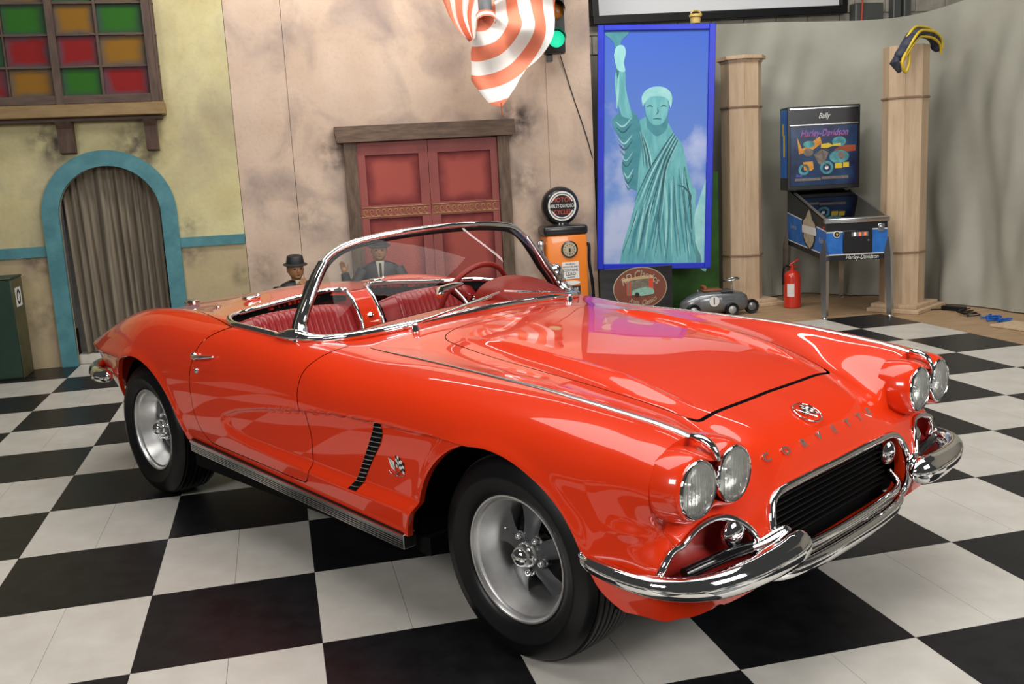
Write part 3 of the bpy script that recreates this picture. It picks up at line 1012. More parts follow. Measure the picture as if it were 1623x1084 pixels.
def rr_dist(px, py, cx, cy, hx, hy, r):
    """signed distance to a rounded rectangle (negative inside)"""
    qx = np.abs(px - cx) - hx + r; qy = np.abs(py - cy) - hy + r
    return np.sqrt(np.maximum(qx, 0) ** 2 + np.maximum(qy, 0) ** 2) + np.minimum(np.maximum(qx, qy), 0) - r


def poly_dist(px, py, poly):
    """signed distance to a closed polygon (negative inside)"""
    P = np.array(poly, float)
    d = np.full(px.shape, 1e9); insd = np.zeros(px.shape, bool)
    for k in range(len(P)):
        a0, b0 = P[k], P[(k + 1) % len(P)]
        e = b0 - a0
        t = np.clip(((px - a0[0]) * e[0] + (py - a0[1]) * e[1]) / (e @ e), 0, 1)
        d = np.minimum(d, (px - a0[0] - e[0] * t) ** 2 + (py - a0[1] - e[1] * t) ** 2)
        cnd = (a0[1] > py) != (b0[1] > py)
        xi = a0[0] + (py - a0[1]) / (e[1] if abs(e[1]) > 1e-12 else 1e-12) * e[0]
        insd ^= cnd & (px < xi)
    return np.where(insd, -1, 1) * np.sqrt(d)


DOOR = chain([(-1.60, .945), (-1.70, .925), (-1.815, .87), (-1.875, .80), (-1.925, .696), (-1.937, .561), (-1.905, .47), (-1.86, .425), (-1.80, .408),
              (-1.45, .396), (-1.13, .383), (-1.075, .392), (-1.045, .44), (-1.03, .52), (-1.026, .587), (-1.045, .66), (-1.053, .736), (-1.03, .82), (-.985, .875), (-.95, .905)], 6)[:, :2].tolist()
DOOR += [(-.95, 1.2), (-1.60, 1.2)]
HOODP = chain([(-.775, 0), (-.770, .20), (-.755, .33), (-.72, .42), (-.66, .463), (-.55, .485), (-.358, .503), (-.10, .502), (.086, .488), (.25, .455), (.36, .427), (.400, .412), (.4125, .395), (.413, .36), (.410, .2), (.408, 0)], 6)[:, :2]
HOODP = HOODP.tolist() + [(x, -y) for x, y in HOODP[::-1][1:-1].tolist()]
LIDP = [(-1.55, .80), (-1.70, .792), (-2.20, .70), (-2.26, .66), (-2.30, .55), (-2.33, .3), (-2.34, 0)]
LIDP = LIDP + [(x, -y) for x, y in LIDP[::-1][1:]]
GR = chain([(.0, .575), (.25, .577), (.36, .574), (.412, .555), (.437, .51), (.447, .455), (.442, .40), (.42, .362), (.34, .350), (0, .345)], 6)[:, :2].tolist()
GRP = GR + [(-y, z) for y, z in GR[::-1][1:-1]]


def fields(V):
    x, y, z = V.T
    ay = np.abs(y)
    r_ = np.where(x < -1.4, .27, .12)
    cock = np.where(z > .80, rr_dist(x, y, -1.50, 0, .42, .782, r_), 1.0)
    tongue = np.maximum(np.abs(y + .028) - (.058 + .075 * np.exp(-np.maximum(x + 1.93, 0) / .05)), x + 1.84)
    cock = np.where(z > .80, np.maximum(cock, -tongue), 1.0)
    hood = np.where(z > .70, poly_dist(x, y, HOODP), 1.0)
    doorf = np.where(ay > .70, poly_dist(x, z, DOOR), 1.0)
    lid = np.where(z > .80, poly_dist(x, y, LIDP), 1.0)
    arch = np.where(ay > .5, np.minimum((arch_r(x, z, 'f') - 1) * .38, (arch_r(x, z, 'r') - 1) * .38), 1.0)
    gril = np.where(x > .60, poly_dist(y, z, GRP), 1.0)
    sy = (ay - .645)
    sc = np.where((x > .575) & (z > .36), (np.sqrt((sy / np.where(sy > 0, .205, .130)) ** 2 + ((z - .450) / np.where(z > .45, .118, .022)) ** 2) - 1) * .12, 1.0)
    return cock, hood, doorf, lid, arch, gril, sc


down = lambda P: np.tile([0, 0, -.02], (len(P), 1))


def inward(P):
    o = np.zeros_like(P); o[:, 1] = -np.sign(P[:, 1]) * .022; o[:, 2] = -.002
    return o


def backward(P):
    o = np.zeros_like(P); o[:, 0] = -.05
    return o


def put(name, V, F, mat=None, parent=car):
    me = bpy.data.meshes.new(name)
    me.from_pydata(V.tolist(), [], F.tolist())
    me.polygons.foreach_set('use_smooth', [True] * len(me.polygons))
    me.set_sharp_from_angle(angle=math.radians(42))
    return link(name, me, mat or M['paint'], parent)


TRIM = {}
V, F = BV, BF
cockf, hoodf, doorf, lidf, archf, grilf, scf = fields(V)
# door, hood and deck lid are panels of their own; the body keeps the rest
g = 0.0022
gh = np.where(V[:, 0] > .385, .0065, g)
Vd, Fd, cut = clip(V, F, -doorf - g)
c2 = fields(Vd)[0]
Vd2, Fd2, cutc = clip(Vd, Fd, c2)
# re-find the panel rim of the trimmed door for its lip
DOORMESH = (Vd2, Fd2)
Vh, Fh, cuth = clip(V, F, -hoodf - gh)
hood_o = put('hood', Vh, Fh)
_n = len(Vh)
Vq, Fq = with_lip(Vh, np.zeros((0, 3), int), cuth, down)
link('hood_lip_shade', mesh_of((Vq[_n:]).tolist(), (Fq - _n).tolist(), 'hood_lip_shade', 50, False), M['black_satin'], hood_o)  # hood edge lip coloured black to stand in for shade in the gap
Vl, Fl, cutl = clip(V, F, np.minimum(-lidf - g, 1))
cl = fields(Vl)
Vl, Fl, cl2 = clip(Vl, Fl, np.minimum(cl[0], cl[2] - g))
Vl, Fl = with_lip(Vl, Fl, cl2, down)
put('deck_lid', Vl, Fl)
for sgn, nm in ((-1, 'door'), (1, 'door')):
    m = Vd2[:, 1] * sgn > 0
    fk = m[Fd2].all(1)
    used = np.unique(Fd2[fk]); mp = -np.ones(len(Vd2), int); mp[used] = np.arange(len(used))
    TRIM.setdefault('doorobj', []).append(put(nm, Vd2[used], mp[Fd2[fk]]))
# body
Vb, Fb, e1 = clip(V, F, np.minimum(np.minimum(hoodf - gh, lidf - g), np.minimum(doorf - g, cockf)))
fb = fields(Vb)
Vb, Fb, e2 = clip(Vb, Fb, fb[4])
fb = fields(Vb)
TRIM['arch'] = [Vb[l] for l in loops(e2)]
Vb, Fb = with_lip(Vb, Fb, e2, inward)
fb = fields(Vb)
Vb, Fb, e3 = clip(Vb, Fb, fb[5])
TRIM['grille'] = [Vb[l] for l in loops(e3)]
Vb, Fb = with_lip(Vb, Fb, e3, backward)
fb = fields(Vb)
fs = np.where(Vb[:, 0] < .6205, 1, fb[6]) if False else fb[6]
Vb, Fb, e4 = clip(Vb, Fb, fs)
TRIM['scoop'] = [Vb[l] for l in loops(e4)]
Vb, Fb = with_lip(Vb, Fb, e4, backward)
body = put('body', Vb, Fb)
_, _, ec = clip(V, F, np.where(V[:, 2] > .8, cockf, 1.0))
Vc_, Fc_, ec = clip(V, F, cockf)
TRIM['cockpit'] = [Vc_[l] for l in loops(ec)]

# lookup of the body skin for placing trim
SX = HALF[:, 0, 0]


def skin_side(x, z):
    """outer y of the side at (x, z)"""
    k = int(np.argmin(np.abs(HALF[5:5 + len(s_main), 0, 0] - x))) + 5
    sec = HALF[k]
    j0 = int(np.argmax(TQ >= 5.5))
    zz, yy = sec[j0:, 2], sec[j0:, 1]
    o = np.argsort(zz)
    return float(np.interp(z, zz[o], yy[o]))


def skin_top(x, y):
    k = int(np.argmin(np.abs(HALF[5:5 + len(s_main), 0, 0] - x))) + 5
    sec = HALF[k]
    j1 = int(np.argmax(TQ >= 6.6))
    return float(np.interp(abs(y), sec[:j1, 1], sec[:j1, 2]))


def skin_nose(y, z):
    """x of the nose at (y, z), ahead of the hood"""
    sec = HALF[-len(s_cap) - 25:]
    best = None
    d = (sec[..., 1] - abs(y)) ** 2 + (sec[..., 2] - z) ** 2
    d = np.where(TQ[None, :] > 4.2, 9, d)
    i = np.unravel_index(np.argmin(d), d.shape)
    return float(sec[i][0])

# ---------------------------------------------------------------- headlamp pods
PC = (0.6785, 0.689)
HS = 0.0835


def peanut(R, k=0.085, n=64):
    out = []
    for i in range(n):
        t = 2 * PI * i / n
        ca, sa = math.cos(t), math.sin(t)
        lo, hi = 0.0, 0.5
        for _ in range(40):
            m = (lo + hi) / 2
            d1 = math.hypot(m * ca - HS, m * sa); d2 = math.hypot(m * ca + HS, m * sa)
            h = max(k - abs(d1 - d2), 0) / k
            if min(d1, d2) - h * h * k * .25 - R < 0:
                lo = m
            else:
                hi = m
        out.append((lo * ca, lo * sa))
    return out


def loft(rings):
    n = len(rings[0])
    V = [p for r in rings for p in r]
    F = [(i * n + a, i * n + (a + 1) % n, (i + 1) * n + (a + 1) % n, (i + 1) * n + a) for i in range(len(rings) - 1) for a in range(n)]
    return V, F, n


Rx = Matrix.Rotation(PI / 2, 4, 'Y')       # lathe axis z -> car +x
for sg in (-1, 1):
    rings = []
    for x, R in ((.545, .0975), (.562, .0990), (.578, .0997), (.598, .0990), (.618, .0968), (.636, .0930), (.650, .0880), (.657, .0830), (.657, .0800), (.645, .0790), (.612, .0780)):
        rings.append([(x, sg * (PC[0] + y), PC[1] + z) for y, z in peanut(R)])
    Vp, Fp, n = loft(rings)
    Fp.append(tuple(range((len(rings) - 1) * n, len(rings) * n)))
    bez = cp('headlamp_bezel', MB().add(Vp, Fp), M['paint'], smooth=60)
    for dy in (-HS, HS):
        cy = sg * (PC[0] + dy)
        T = Matrix.Translation((0.0, cy, PC[1])) @ Rx
        lamp = cp('headlamp', MB().lathe([(.0725, .655), (.066, .640), (.050, .625), (.025, .617), (.0005, .615)], 36, T, cap=False), M['reflector'], smooth=60)
        cp('lens', MB().lathe([(.073, .655), (.0725, .660), (.062, .668), (.045, .674), (.022, .6775), (.0005, .6785)], 36, T, cap=False), M['lens_glass'], lamp, smooth=60)
        cp('lamp_ring', MB().lathe([(.0725, .652), (.0728, .661), (.0760, .6645), (.0795, .660), (.0795, .650)], 40, T, cap=False), M['chrome'], lamp, smooth=60)
        fl = MB()
        for k in range(-4, 5):
            fl.box((.6585 - .0006 * k * k, cy + k * .0135, PC[1]), (.002, .0025, 2 * math.sqrt(.0045 - (k * .0135) ** 2)))
        cp('lens_flute', fl, M['lens_glass'], lamp, smooth=None)
        cp('bulb_shield', MB().lathe([(.012, .620), (.013, .640), (.007, .647), (.0005, .648)], 16, T), M['chrome'], lamp)

# ---------------------------------------------------------------- fender mouldings
for sg in (-1, 1):
    pts = []
    for x in np.linspace(-.86, .60, 60):
        y = float(np.interp(x, [-.9, -.7, -.4, -.1, .2, .5, .6], [.674, .674, .684, .693, .695, .686, .683]))
        pts.append((x, sg * y, skin_top(x, y) + .001))
    rad = np.interp(np.linspace(0, 1, 60), [0, .08, .5, 1], [.002, .004, .0085, .0125])
    cp('fender_molding', MB().tube(pts, rad, 8, aspect=.55), M['alu_strip'], smooth=60)
    tip = chain([(.585, .683, skin_top(.575, .683) + .003), (.615, .682, .800), (.642, .681, .788), (.660, .680, .768), (.667, .679, .748)], 6)
    tip[:, 1] *= sg
    cp('molding_tip', MB().tube(tip, np.interp(np.linspace(0, 1, len(tip)), [0, .15, .6, 1], [.013, .0165, .0145, .006]), 10, aspect=.7), M['chrome'], smooth=60)

M['slat_black'] = plain('slat_black', (0.004, 0.004, 0.004), 0.6, spec=0.15)
# black sheet added under the hood as painted shade for its shut line
_gx, _gy = np.linspace(-.80, .44, 24), np.linspace(-.53, .53, 22)
cp('shut_line_shade', MB().add([(x, y, skin_top(x, y) - (.030 + .01 * (abs(y) > .45))) for x in _gx for y in _gy], [(i * 22 + j, (i + 1) * 22 + j, (i + 1) * 22 + j + 1, i * 22 + j + 1) for i in range(23) for j in range(21)]), M['black_void'], smooth=60, fix=False)

# ---------------------------------------------------------------- grille, scoops, bumpers
for lp in TRIM['grille']:
    P = resample(lp, .012, True)
    P[:, 0] += .002
    cp('grille_surround', MB().tube(P, .0125, 10, closed=True), M['chrome'], smooth=70)
cp('grille_cavity', MB().prism([(y * 1.12, .462 + (z - .462) * 1.25) for y, z in GRP], .46, .465, 'x').bbox(.465, .66, -.44, .44, .335, .340), M['black_void'], smooth=None)
for k in range(9):
    z = .392 + k * .0195
    cp('grille_slat', MB().rbox((.615, 0, z), (.022, .80, .0055), .002, 1), M['slat_black'], smooth=50)
for sg in (-1, 1):
    cp('grille_end_cap', MB().ball((.632, sg * .395, .505), (.030, .040, .048), 20, 14), M['chrome'], smooth=80)
bar1 = chain([(.640, -.40, .43), (.688, -.36, .398), (.706, -.2, .392), (.710, 0, .390), (.706, .2, .392), (.688, .36, .398), (.640, .40, .43)], 8)
cp('lower_grille_bar', MB().tube(bar1, .011, 10, aspect=1.3), M['chrome'], smooth=70)
bar2 = chain([(.655, -.44, .345), (.692, -.36, .338), (.708, -.2, .334), (.712, 0, .333), (.708, .2, .334), (.692, .36, .338), (.655, .44, .345)], 8)
cp('lower_lip_bar', MB().tube(bar2, .016, 12, aspect=1.6), M['chrome'], smooth=70)
for sg in (-1, 1):
    lps = [l for l in TRIM['scoop'] if np.mean(l[:, 1]) * sg > 0]
    for lp in lps:
        P = resample(lp, .010, True)
        P[:, 0] += .002
        cp('scoop_trim', MB().tube(P, .010, 10, closed=True), M['chrome'], smooth=70)
        cen = P.mean(0)
        rings = []
        for f, dx in ((1.0, -.004), (.97, -.03), (.85, -.06), (.6, -.08), (.2, -.09)):
            rings.append([tuple(cen + (p - cen) * f + np.array([dx, 0, 0])) for p in P])
        Vs, Fs, n = loft(rings)
        Fs.append(tuple(range((len(rings) - 1) * n, len(rings) * n)))
        sc = cp('scoop', MB().add(Vs, Fs), M['trim_red'], smooth=60)
        cp('parking_lamp', MB().ball((.640, sg * .575, .512), (.028, .050, .046), 22, 14), M['chrome'], sc, smooth=80)
        cp('scoop_bar', MB().tube(chain([(.63, sg * .79, .458), (.655, sg * .70, .470), (.665, sg * .60, .468), (.672, sg * .52, .462)], 6), .018, 10), M['black_gloss'], sc, smooth=70)
    path = chain([(.338, -.868, .452), (.40, -.886, .451), (.47, -.894, .449), (.55, -.892, .447), (.63, -.870, .446), (.695, -.812, .445), (.732, -.72, .444), (.748, -.61, .444), (.752, -.50, .446), (.747, -.42, .450), (.735, -.362, .452)], 6)
    path[:, 1] *= -sg
    t = np.linspace(0, 1, len(path))
    rad = np.interp(t, [0, .02, .08, .3, .5, .7, .85, .92, .965, 1], [.006, .016, .021, .025, .030, .038, .044, .041, .028, .005])
    cp('bumper', MB().tube(path, rad, 22, aspect=1.12), M['chrome'], smooth=80)
    # upswept inner shelf that ties the bumper to the body
    sh = chain([(.668, -.565, .462), (.688, -.50, .470), (.70, -.455, .480), (.708, -.42, .484), (.715, -.392, .470)], 6)
    sh[:, 1] *= -sg
    cp('bumper_shelf', MB().tube(sh, np.interp(np.linspace(0, 1, len(sh)), [0, .3, .75, .93, 1], [.012, .016, .018, .013, .003]), 14), M['chrome'], smooth=80)
    cp('bumper_bolt', MB().ball((.352, -sg * -.884, .470), .010, 10, 7), M['chrome'])
    # rear bumperette
    rb = chain([(-3.02, sg * .815, .56), (-3.16, sg * .815, .555), (-3.30, sg * .782, .55), (-3.42, sg * .72, .55), (-3.50, sg * .62, .55)], 6)
    cp('rear_bumper', MB().tube(rb, np.interp(np.linspace(0, 1, len(rb)), [0, .06, .3, 1], [.012, .030, .038, .036]), 18, aspect=1.15), M['chrome'], smooth=80)

# ---------------------------------------------------------------- nose emblem and lettering


def nose_frame(y, z):
    x0, x1 = skin_nose(y, z - .018), skin_nose(y, z + .018)
    up = Vector((x1 - x0, 0, .036)).normalized()
    yv = Vector((0, 1, 0))
    n = yv.cross(up).normalized()
    if n.x < 0:
        n = -n
    o = Vector((skin_nose(y, z), y, z)) + n * .0015
    return Matrix(((yv.x, -n.x, up.x, o.x), (yv.y, -n.y, up.y, o.y), (yv.z, -n.z, up.z, o.z), (0, 0, 0, 1)))


for ch, y in zip('CORVETTE', (-.335, -.240, -.142, -.046, .050, .142, .230, .314)):
    V_, F_ = text_shape(ch, .036, .0026, bold=.0011)
    V_ = [(a * 1.35, b_, c_) for a, b_, c_ in V_]
    cp('nose_letter', MB().add(V_, F_, nose_frame(y, .656)), M['chrome'], smooth=None)
NF = nose_frame(0, .712)
ring = [tuple(NF @ Vector((.052 * math.cos(t), -.002, .047 * math.sin(t)))) for t in np.linspace(0, 2 * PI, 37)[:-1]]
emb = cp('nose_emblem', MB().tube(ring, .0028, 8, closed=True), M['chrome'], smooth=70)


def flags(T, s, parent):
    m = MB()
    m.tube([tuple(T @ Vector((-.030 * s, -.003, .022 * s))), tuple(T @ Vector((.012 * s, -.003, -.030 * s)))], .0016 * s, 6)
    m.tube([tuple(T @ Vector((.034 * s, -.003, -.004 * s))), tuple(T @ Vector((-.006 * s, -.003, -.032 * s)))], .0016 * s, 6)
    cp('flag_staff', m, M['chrome'], parent, smooth=50)
    w, k = MB(), MB()
    for a_ in range(5):
        for b in range(4):
            u0, v0 = .002 + a_ * .0076, -.002 + b * .0085
            sk = .0035 * math.sin(a_ * 1.2)
            q = [(u0, -.003, v0 + sk - a_ * .003), (u0 + .0076, -.003, v0 + sk - (a_ + 1) * .003), (u0 + .0076, -.003, v0 + .0085 + sk - (a_ + 1) * .003), (u0, -.003, v0 + .0085 + sk - a_ * .003)]
            q = [tuple(T @ Vector((x * s, y, z * s))) for x, y, z in q]
            q2 = [tuple(Vector(p) + (T.to_3x3() @ Vector((0, .002, 0)))) for p in q]
            (w if (a_ + b) % 2 == 0 else k).add(q + q2, [(0, 1, 2, 3), (7, 6, 5, 4), (0, 4, 5, 1), (1, 5, 6, 2), (2, 6, 7, 3), (3, 7, 4, 0)])
    cp('checkered_flag', w, M['white_paint'], parent, smooth=None)
    cp('checkered_flag', k, M['black_satin'], parent, smooth=None)
    r = MB()
    q = [(-.032, .020), (-.004, .012), (-.002, -.016), (-.022, -.008)]
    r.prism([(x * s, z * s) for x, z in q], -.0042, -.0015, 'y', T)
    cp('crest_flag', r, M['chrome'], parent, smooth=None)


flags(NF @ Matrix.Translation((0, 0, .002)), 1.05, emb)

# ---------------------------------------------------------------- flank: louvers, badge, handle, sill strip
LL = [(.705, -.612), (.66, -.630), (.60, -.665), (.54, -.705), (.48, -.745), (.421, -.792)]
LR = [(.705, -.592), (.685, -.575), (.66, -.571), (.62, -.590), (.56, -.640), (.50, -.686), (.45, -.722), (.421, -.742)]
for sg in (-1, 1):
    zz = np.linspace(.705, .421, 24)
    lx = np.interp(-zz, [-z for z, _ in LL], [x for _, x in LL]); rx = np.interp(-zz, [-z for z, _ in LR], [x for _, x in LR])
    Vb2 = [(a, sg * (skin_side(a, z) + .0018), z) for a, z in zip(lx, zz)] + [(a, sg * (skin_side(a, z) + .0018), z) for a, z in zip(rx, zz)]
    Fb2 = [(i, i + 1, i + 25, i + 24) for i in range(23)]
    lou = cp('side_vent', MB().add(Vb2, Fb2), M['black_void'], smooth=60)
    for k in range(15):
        z = .698 - k * .0188
        a = float(np.interp(-z, [-q for q, _ in LL], [x for _, x in LL])); b = float(np.interp(-z, [-q for q, _ in LR], [x for _, x in LR]))
        m = (a + b) / 2
        cp('vent_slat', MB().tube([(a, sg * (skin_side(a, z) + .003), z - .001), (m, sg * (skin_side(m, z) + .004), z), (b, sg * (skin_side(b, z) + .003), z + .002)], .0026, 6), M['chrome'], lou, smooth=60)
    yb = skin_side(-.513, .552) + .002
    TB = Matrix(((-sg, 0, 0, -.513), (0, -sg, 0, sg * yb), (0, 0, 1, .556), (0, 0, 0, 1))) if sg > 0 else Matrix(((1, 0, 0, -.513), (0, 1, 0, -yb), (0, 0, 1, .556), (0, 0, 0, 1)))
    bd = cp('flank_badge', MB().tube([tuple(TB @ Vector((.040 * math.cos(t), -.001, -.026 - .010 * math.sin(t)))) for t in np.linspace(0, PI, 9)], .0022, 6), M['chrome'], smooth=60)
    flags(TB, 1.15, bd)
    dr_ = TRIM['doorobj'][0 if sg < 0 else 1]
    hy = lambda x, z: sg * (skin_side(x, z))
    hp = chain([(-1.855, hy(-1.855, .806) + sg * .012, .806), (-1.80, hy(-1.80, .810) + sg * .030, .811), (-1.74, hy(-1.74, .815) + sg * .030, .815), (-1.685, hy(-1.685, .82) + sg * .012, .819)], 6)
    hd = cp('door_handle', MB().tube(hp, np.interp(np.linspace(0, 1, len(hp)), [0, .2, .6, 1], [.013, .012, .010, .005]), 12, aspect=.8).ball((-1.850, hy(-1.85, .806) + sg * .010, .806), (.022, .016, .018), 14, 9), M['chrome'], dr_, smooth=70)
    TL = Matrix.Translation((-1.850, hy(-1.85, .742), .742)) @ Matrix.Rotation(-sg * PI / 2, 4, 'X')
    cp('door_lock', MB().lathe([(.013, -.003), (.013, .004), (.009, .008), (.004, .009), (.0005, .006)], 18, TL), M['chrome'], dr_, smooth=50)
    # ribbed sill strip under the door
    zs_ = lambda x: float(np.interp(x, [-2.03, -.475], [.396, .318]))
    sill = cp('sill_strip', MB().prism([(-2.03, zs_(-2.03) + .004), (-.475, zs_(-.475) + .004), (-.475, zs_(-.475) - .047), (-2.03, zs_(-2.03) - .047)], sg * .82, sg * .864), M['black_satin'], smooth=None)
    for k, (dz, hh) in enumerate(((.0, .011), (-.0145, .0042), (-.0225, .0042), (-.0305, .0042), (-.0385, .0042), (-.046, .005))):
        a0, a1 = zs_(-2.03) + dz, zs_(-.475) + dz
        cp('sill_rib', MB().prism([(-2.03, a0), (-.475, a1), (-.475, a1 - hh), (-2.03, a0 - hh)], sg * .863, sg * (.876 if k == 0 else .872)), M['alu_strip'], sill, smooth=None)
    cp('sill_end_cap', MB().rbox((-.474, sg * .848, zs_(-.475) - .022), (.006, .056, .052), .002, 1), M['alu_strip'], sill, smooth=None)

# ---------------------------------------------------------------- windshield
FRM = [(-1.19, .765, .918), (-1.227, .745, .955), (-1.239, .72, 1.0), (-1.251, .685, 1.05), (-1.257, .653, 1.10), (-1.262, .62, 1.15), (-1.266, .58, 1.2), (-1.258, .525, 1.24), (-1.240, .45, 1.266), (-1.215, .3, 1.286), (-1.192, .15, 1.295), (-1.184, 0, 1.298)]
BAS = [(-1.19, .765, .918), (-1.13, .742, .918), (-1.075, .705, .922), (-1.0, .64, .930), (-.935, .47, .944), (-.908, .2, .955), (-.90, 0, .959)]


def mirror_path(P):
    P = np.array(P)
    return np.concatenate([P * [1, -1, 1], (P[::-1])[1:]])


top = chain(mirror_path(FRM), 6); bas = chain(mirror_path(BAS), 8)
cp('windshield_frame', MB().tube(resample(top, .02), .0135, 12), M['chrome'], smooth=70)
cp('windshield_base', MB().tube(resample(bas, .02), .0175, 14, aspect=1.0), M['chrome'], smooth=70)
tin = resample(top, .02)
cen = np.array([-1.15, 0, 1.05])
cp('windshield_gasket', MB().tube(tin + (cen - tin) * .022 + np.array([-.009, 0, -.008]), .0155, 8), M['black_satin'], smooth=70)
# windshield pillars
for sg in (-1, 1):
    Pp = chain(np.array(FRM[:7]) * [1, sg, 1], 5)
    n_ = len(Pp)
    cp('windshield_pillar', MB().tube(Pp + np.array([.010, 0, 0]), np.interp(np.linspace(0, 1, n_), [0, .25, .7, 1], [.030, .025, .019, .0125]), 14), M['chrome'], smooth=70)
    cp('pillar_gasket', MB().tube(Pp[2:] + np.array([-.016, sg * .004, 0]), np.interp(np.linspace(0, 1, n_ - 2), [0, .3, 1], [.018, .017, .010]), 10), M['black_satin'], smooth=70)
    cp('pillar_foot', MB().tube(chain([(-1.33, sg * .792, .926), (-1.27, sg * .786, .930), (-1.215, sg * .772, .930), (-1.15, sg * .752, .925), (-1.09, sg * .72, .926)], 4), [.010, .012, .015, .018, .021, .024, .027, .029, .030, .029, .027, .024, .021, .018, .016, .014, .012], 12), M['chrome'], smooth=70)
    cp('pillar_latch', MB().tube([(-1.262, sg * .70, 1.03), (-1.285, sg * .668, 1.085), (-1.290, sg * .65, 1.125)], [.010, .011, .007], 8), M['chrome'], smooth=60)
G1 = resample(top, .035); n1 = len(G1)
d0 = np.concatenate([[0], np.cumsum(np.linalg.norm(np.diff(bas, axis=0), axis=1))])
q = np.interp(np.linspace(0, 1, n1), np.linspace(0, 1, n1), np.linspace(0, d0[-1], n1))
G0 = np.stack([np.interp(q, d0, bas[:, k]) for k in range(3)], 1)
gm = MB()
nv = 14
Vg = []
for i in range(n1):
    for k in range(nv):
        t = k / (nv - 1)
        p = G0[i] * (1 - t) + G1[i] * t
        bul = .030 * math.sin(PI * t) * (1 - abs(2 * i / (n1 - 1) - 1) ** 4)
        Vg.append((p[0] + bul, p[1], p[2] + bul * .5))
Fg = [(i * nv + k, (i + 1) * nv + k, (i + 1) * nv + k + 1, i * nv + k + 1) for i in range(n1 - 1) for k in range(nv - 1)]
cp('windshield_glass', gm.add(Vg, Fg), M['screen_glass'], smooth=80, fix=False)
# wipers
for piv, tipp in (((-.870, -.447, .960), (-.905, .03, 1.010)), ((-.870, .447, .960), (-.905, .10, 1.012))):
    a, b = np.array(piv), np.array(tipp)
    wp = cp('wiper', MB().tube([a, a * .45 + b * .55 + [.02, 0, .006], b * .9 + a * .1 + [.012, 0, .0]], [.007, .005, .004], 8), M['chrome'], smooth=60)
    m_ = a * .25 + b * .75
    cp('wiper_blade', MB().tube([m_ + (a - b) * .22 + [0, 0, .004], m_ + [.004, 0, .004], m_ + (b - a) * .30 + [-.008, 0, .004]], [.0045, .006, .0045], 6), M['chrome_dull'], wp, smooth=60)
    cp('wiper_pivot', MB().lathe([(.016, 0), (.016, .012), (.012, .022), (.013, .030), (.007, .036)], 14, Matrix.Translation((a[0], a[1], skin_top(a[0], a[1]) - .002))), M['chrome'], wp, smooth=50)

# ---------------------------------------------------------------- cockpit
# chrome rim round the cockpit behind the windshield
for lp in TRIM['cockpit']:
    P = resample(lp, .010, True)
    k0 = int(np.argmax(P[:, 0]))
    P = np.roll(P, -k0, 0)
    P = P[P[:, 0] < -1.175]
    P[:, 2] += .004
    on = ~((np.abs(P[:, 1] + .028) < .054) & (P[:, 0] < -1.80))
    cuts = np.flatnonzero(np.diff(on.astype(int)))
    segs = [q for q in np.split(np.arange(len(P)), cuts + 1) if on[q[0]] and len(q) > 6]
    for q in segs:
        cp('cockpit_molding', MB().tube(P[q], .0135, 10), M['chrome'], smooth=70)
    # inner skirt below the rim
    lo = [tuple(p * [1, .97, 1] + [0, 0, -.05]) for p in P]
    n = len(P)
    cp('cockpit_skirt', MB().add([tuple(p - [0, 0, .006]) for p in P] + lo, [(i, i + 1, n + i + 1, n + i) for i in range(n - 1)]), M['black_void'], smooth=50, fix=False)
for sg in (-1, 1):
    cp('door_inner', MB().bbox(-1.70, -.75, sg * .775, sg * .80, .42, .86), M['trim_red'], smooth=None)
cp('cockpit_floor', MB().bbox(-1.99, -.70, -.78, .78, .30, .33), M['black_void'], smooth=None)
cp('bulkhead', MB().bbox(-2.0, -1.96, -.76, .76, .30, .90), M['black_void'], smooth=None)  # black colour stands in for the shadow above the seat backs
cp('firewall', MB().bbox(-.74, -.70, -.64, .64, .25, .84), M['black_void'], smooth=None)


def waterfall(u, v):
    pts = [(-1.860, .992), (-1.835, .984), (-1.80, .955), (-1.765, .905), (-1.74, .860), (-1.72, .78), (-1.70, .66), (-1.60, .55), (-1.35, .50)]
    t = v * (len(pts) - 1)
    k = min(int(t), len(pts) - 2)
    f = t - k
    return (pts[k][0] * (1 - f) + pts[k + 1][0] * f, -.028 + (u - .5) * .122, pts[k][1] * (1 - f) + pts[k + 1][1] * f)


cp('center_panel', MB().grid(waterfall, 9, 40), M['paint'], smooth=60, fix=False)
for u in (0.0, 1.0):
    cp('panel_molding', MB().tube([waterfall(u, v) for v in np.linspace(0.0, .60, 24)], .0105, 8), M['chrome'], smooth=60)
    yy = -.028 + (u - .5) * .122
    cp('panel_cheek', MB().prism([(-1.86, .985), (-1.80, .955), (-1.765, .905), (-1.74, .86), (-1.72, .78), (-1.70, .66), (-1.70, .34), (-1.95, .34), (-1.95, .95)], yy - .003, yy + .003), M['trim_red'], smooth=None)
cp('panel_knob', MB().lathe([(.018, 0), (.018, .006), (.011, .014), (.0005, .016)], 16, Matrix.Translation((-1.748, -.028, .868)) @ Matrix.Rotation(PI / 2, 4, 'Y')), M['chrome'], smooth=50)

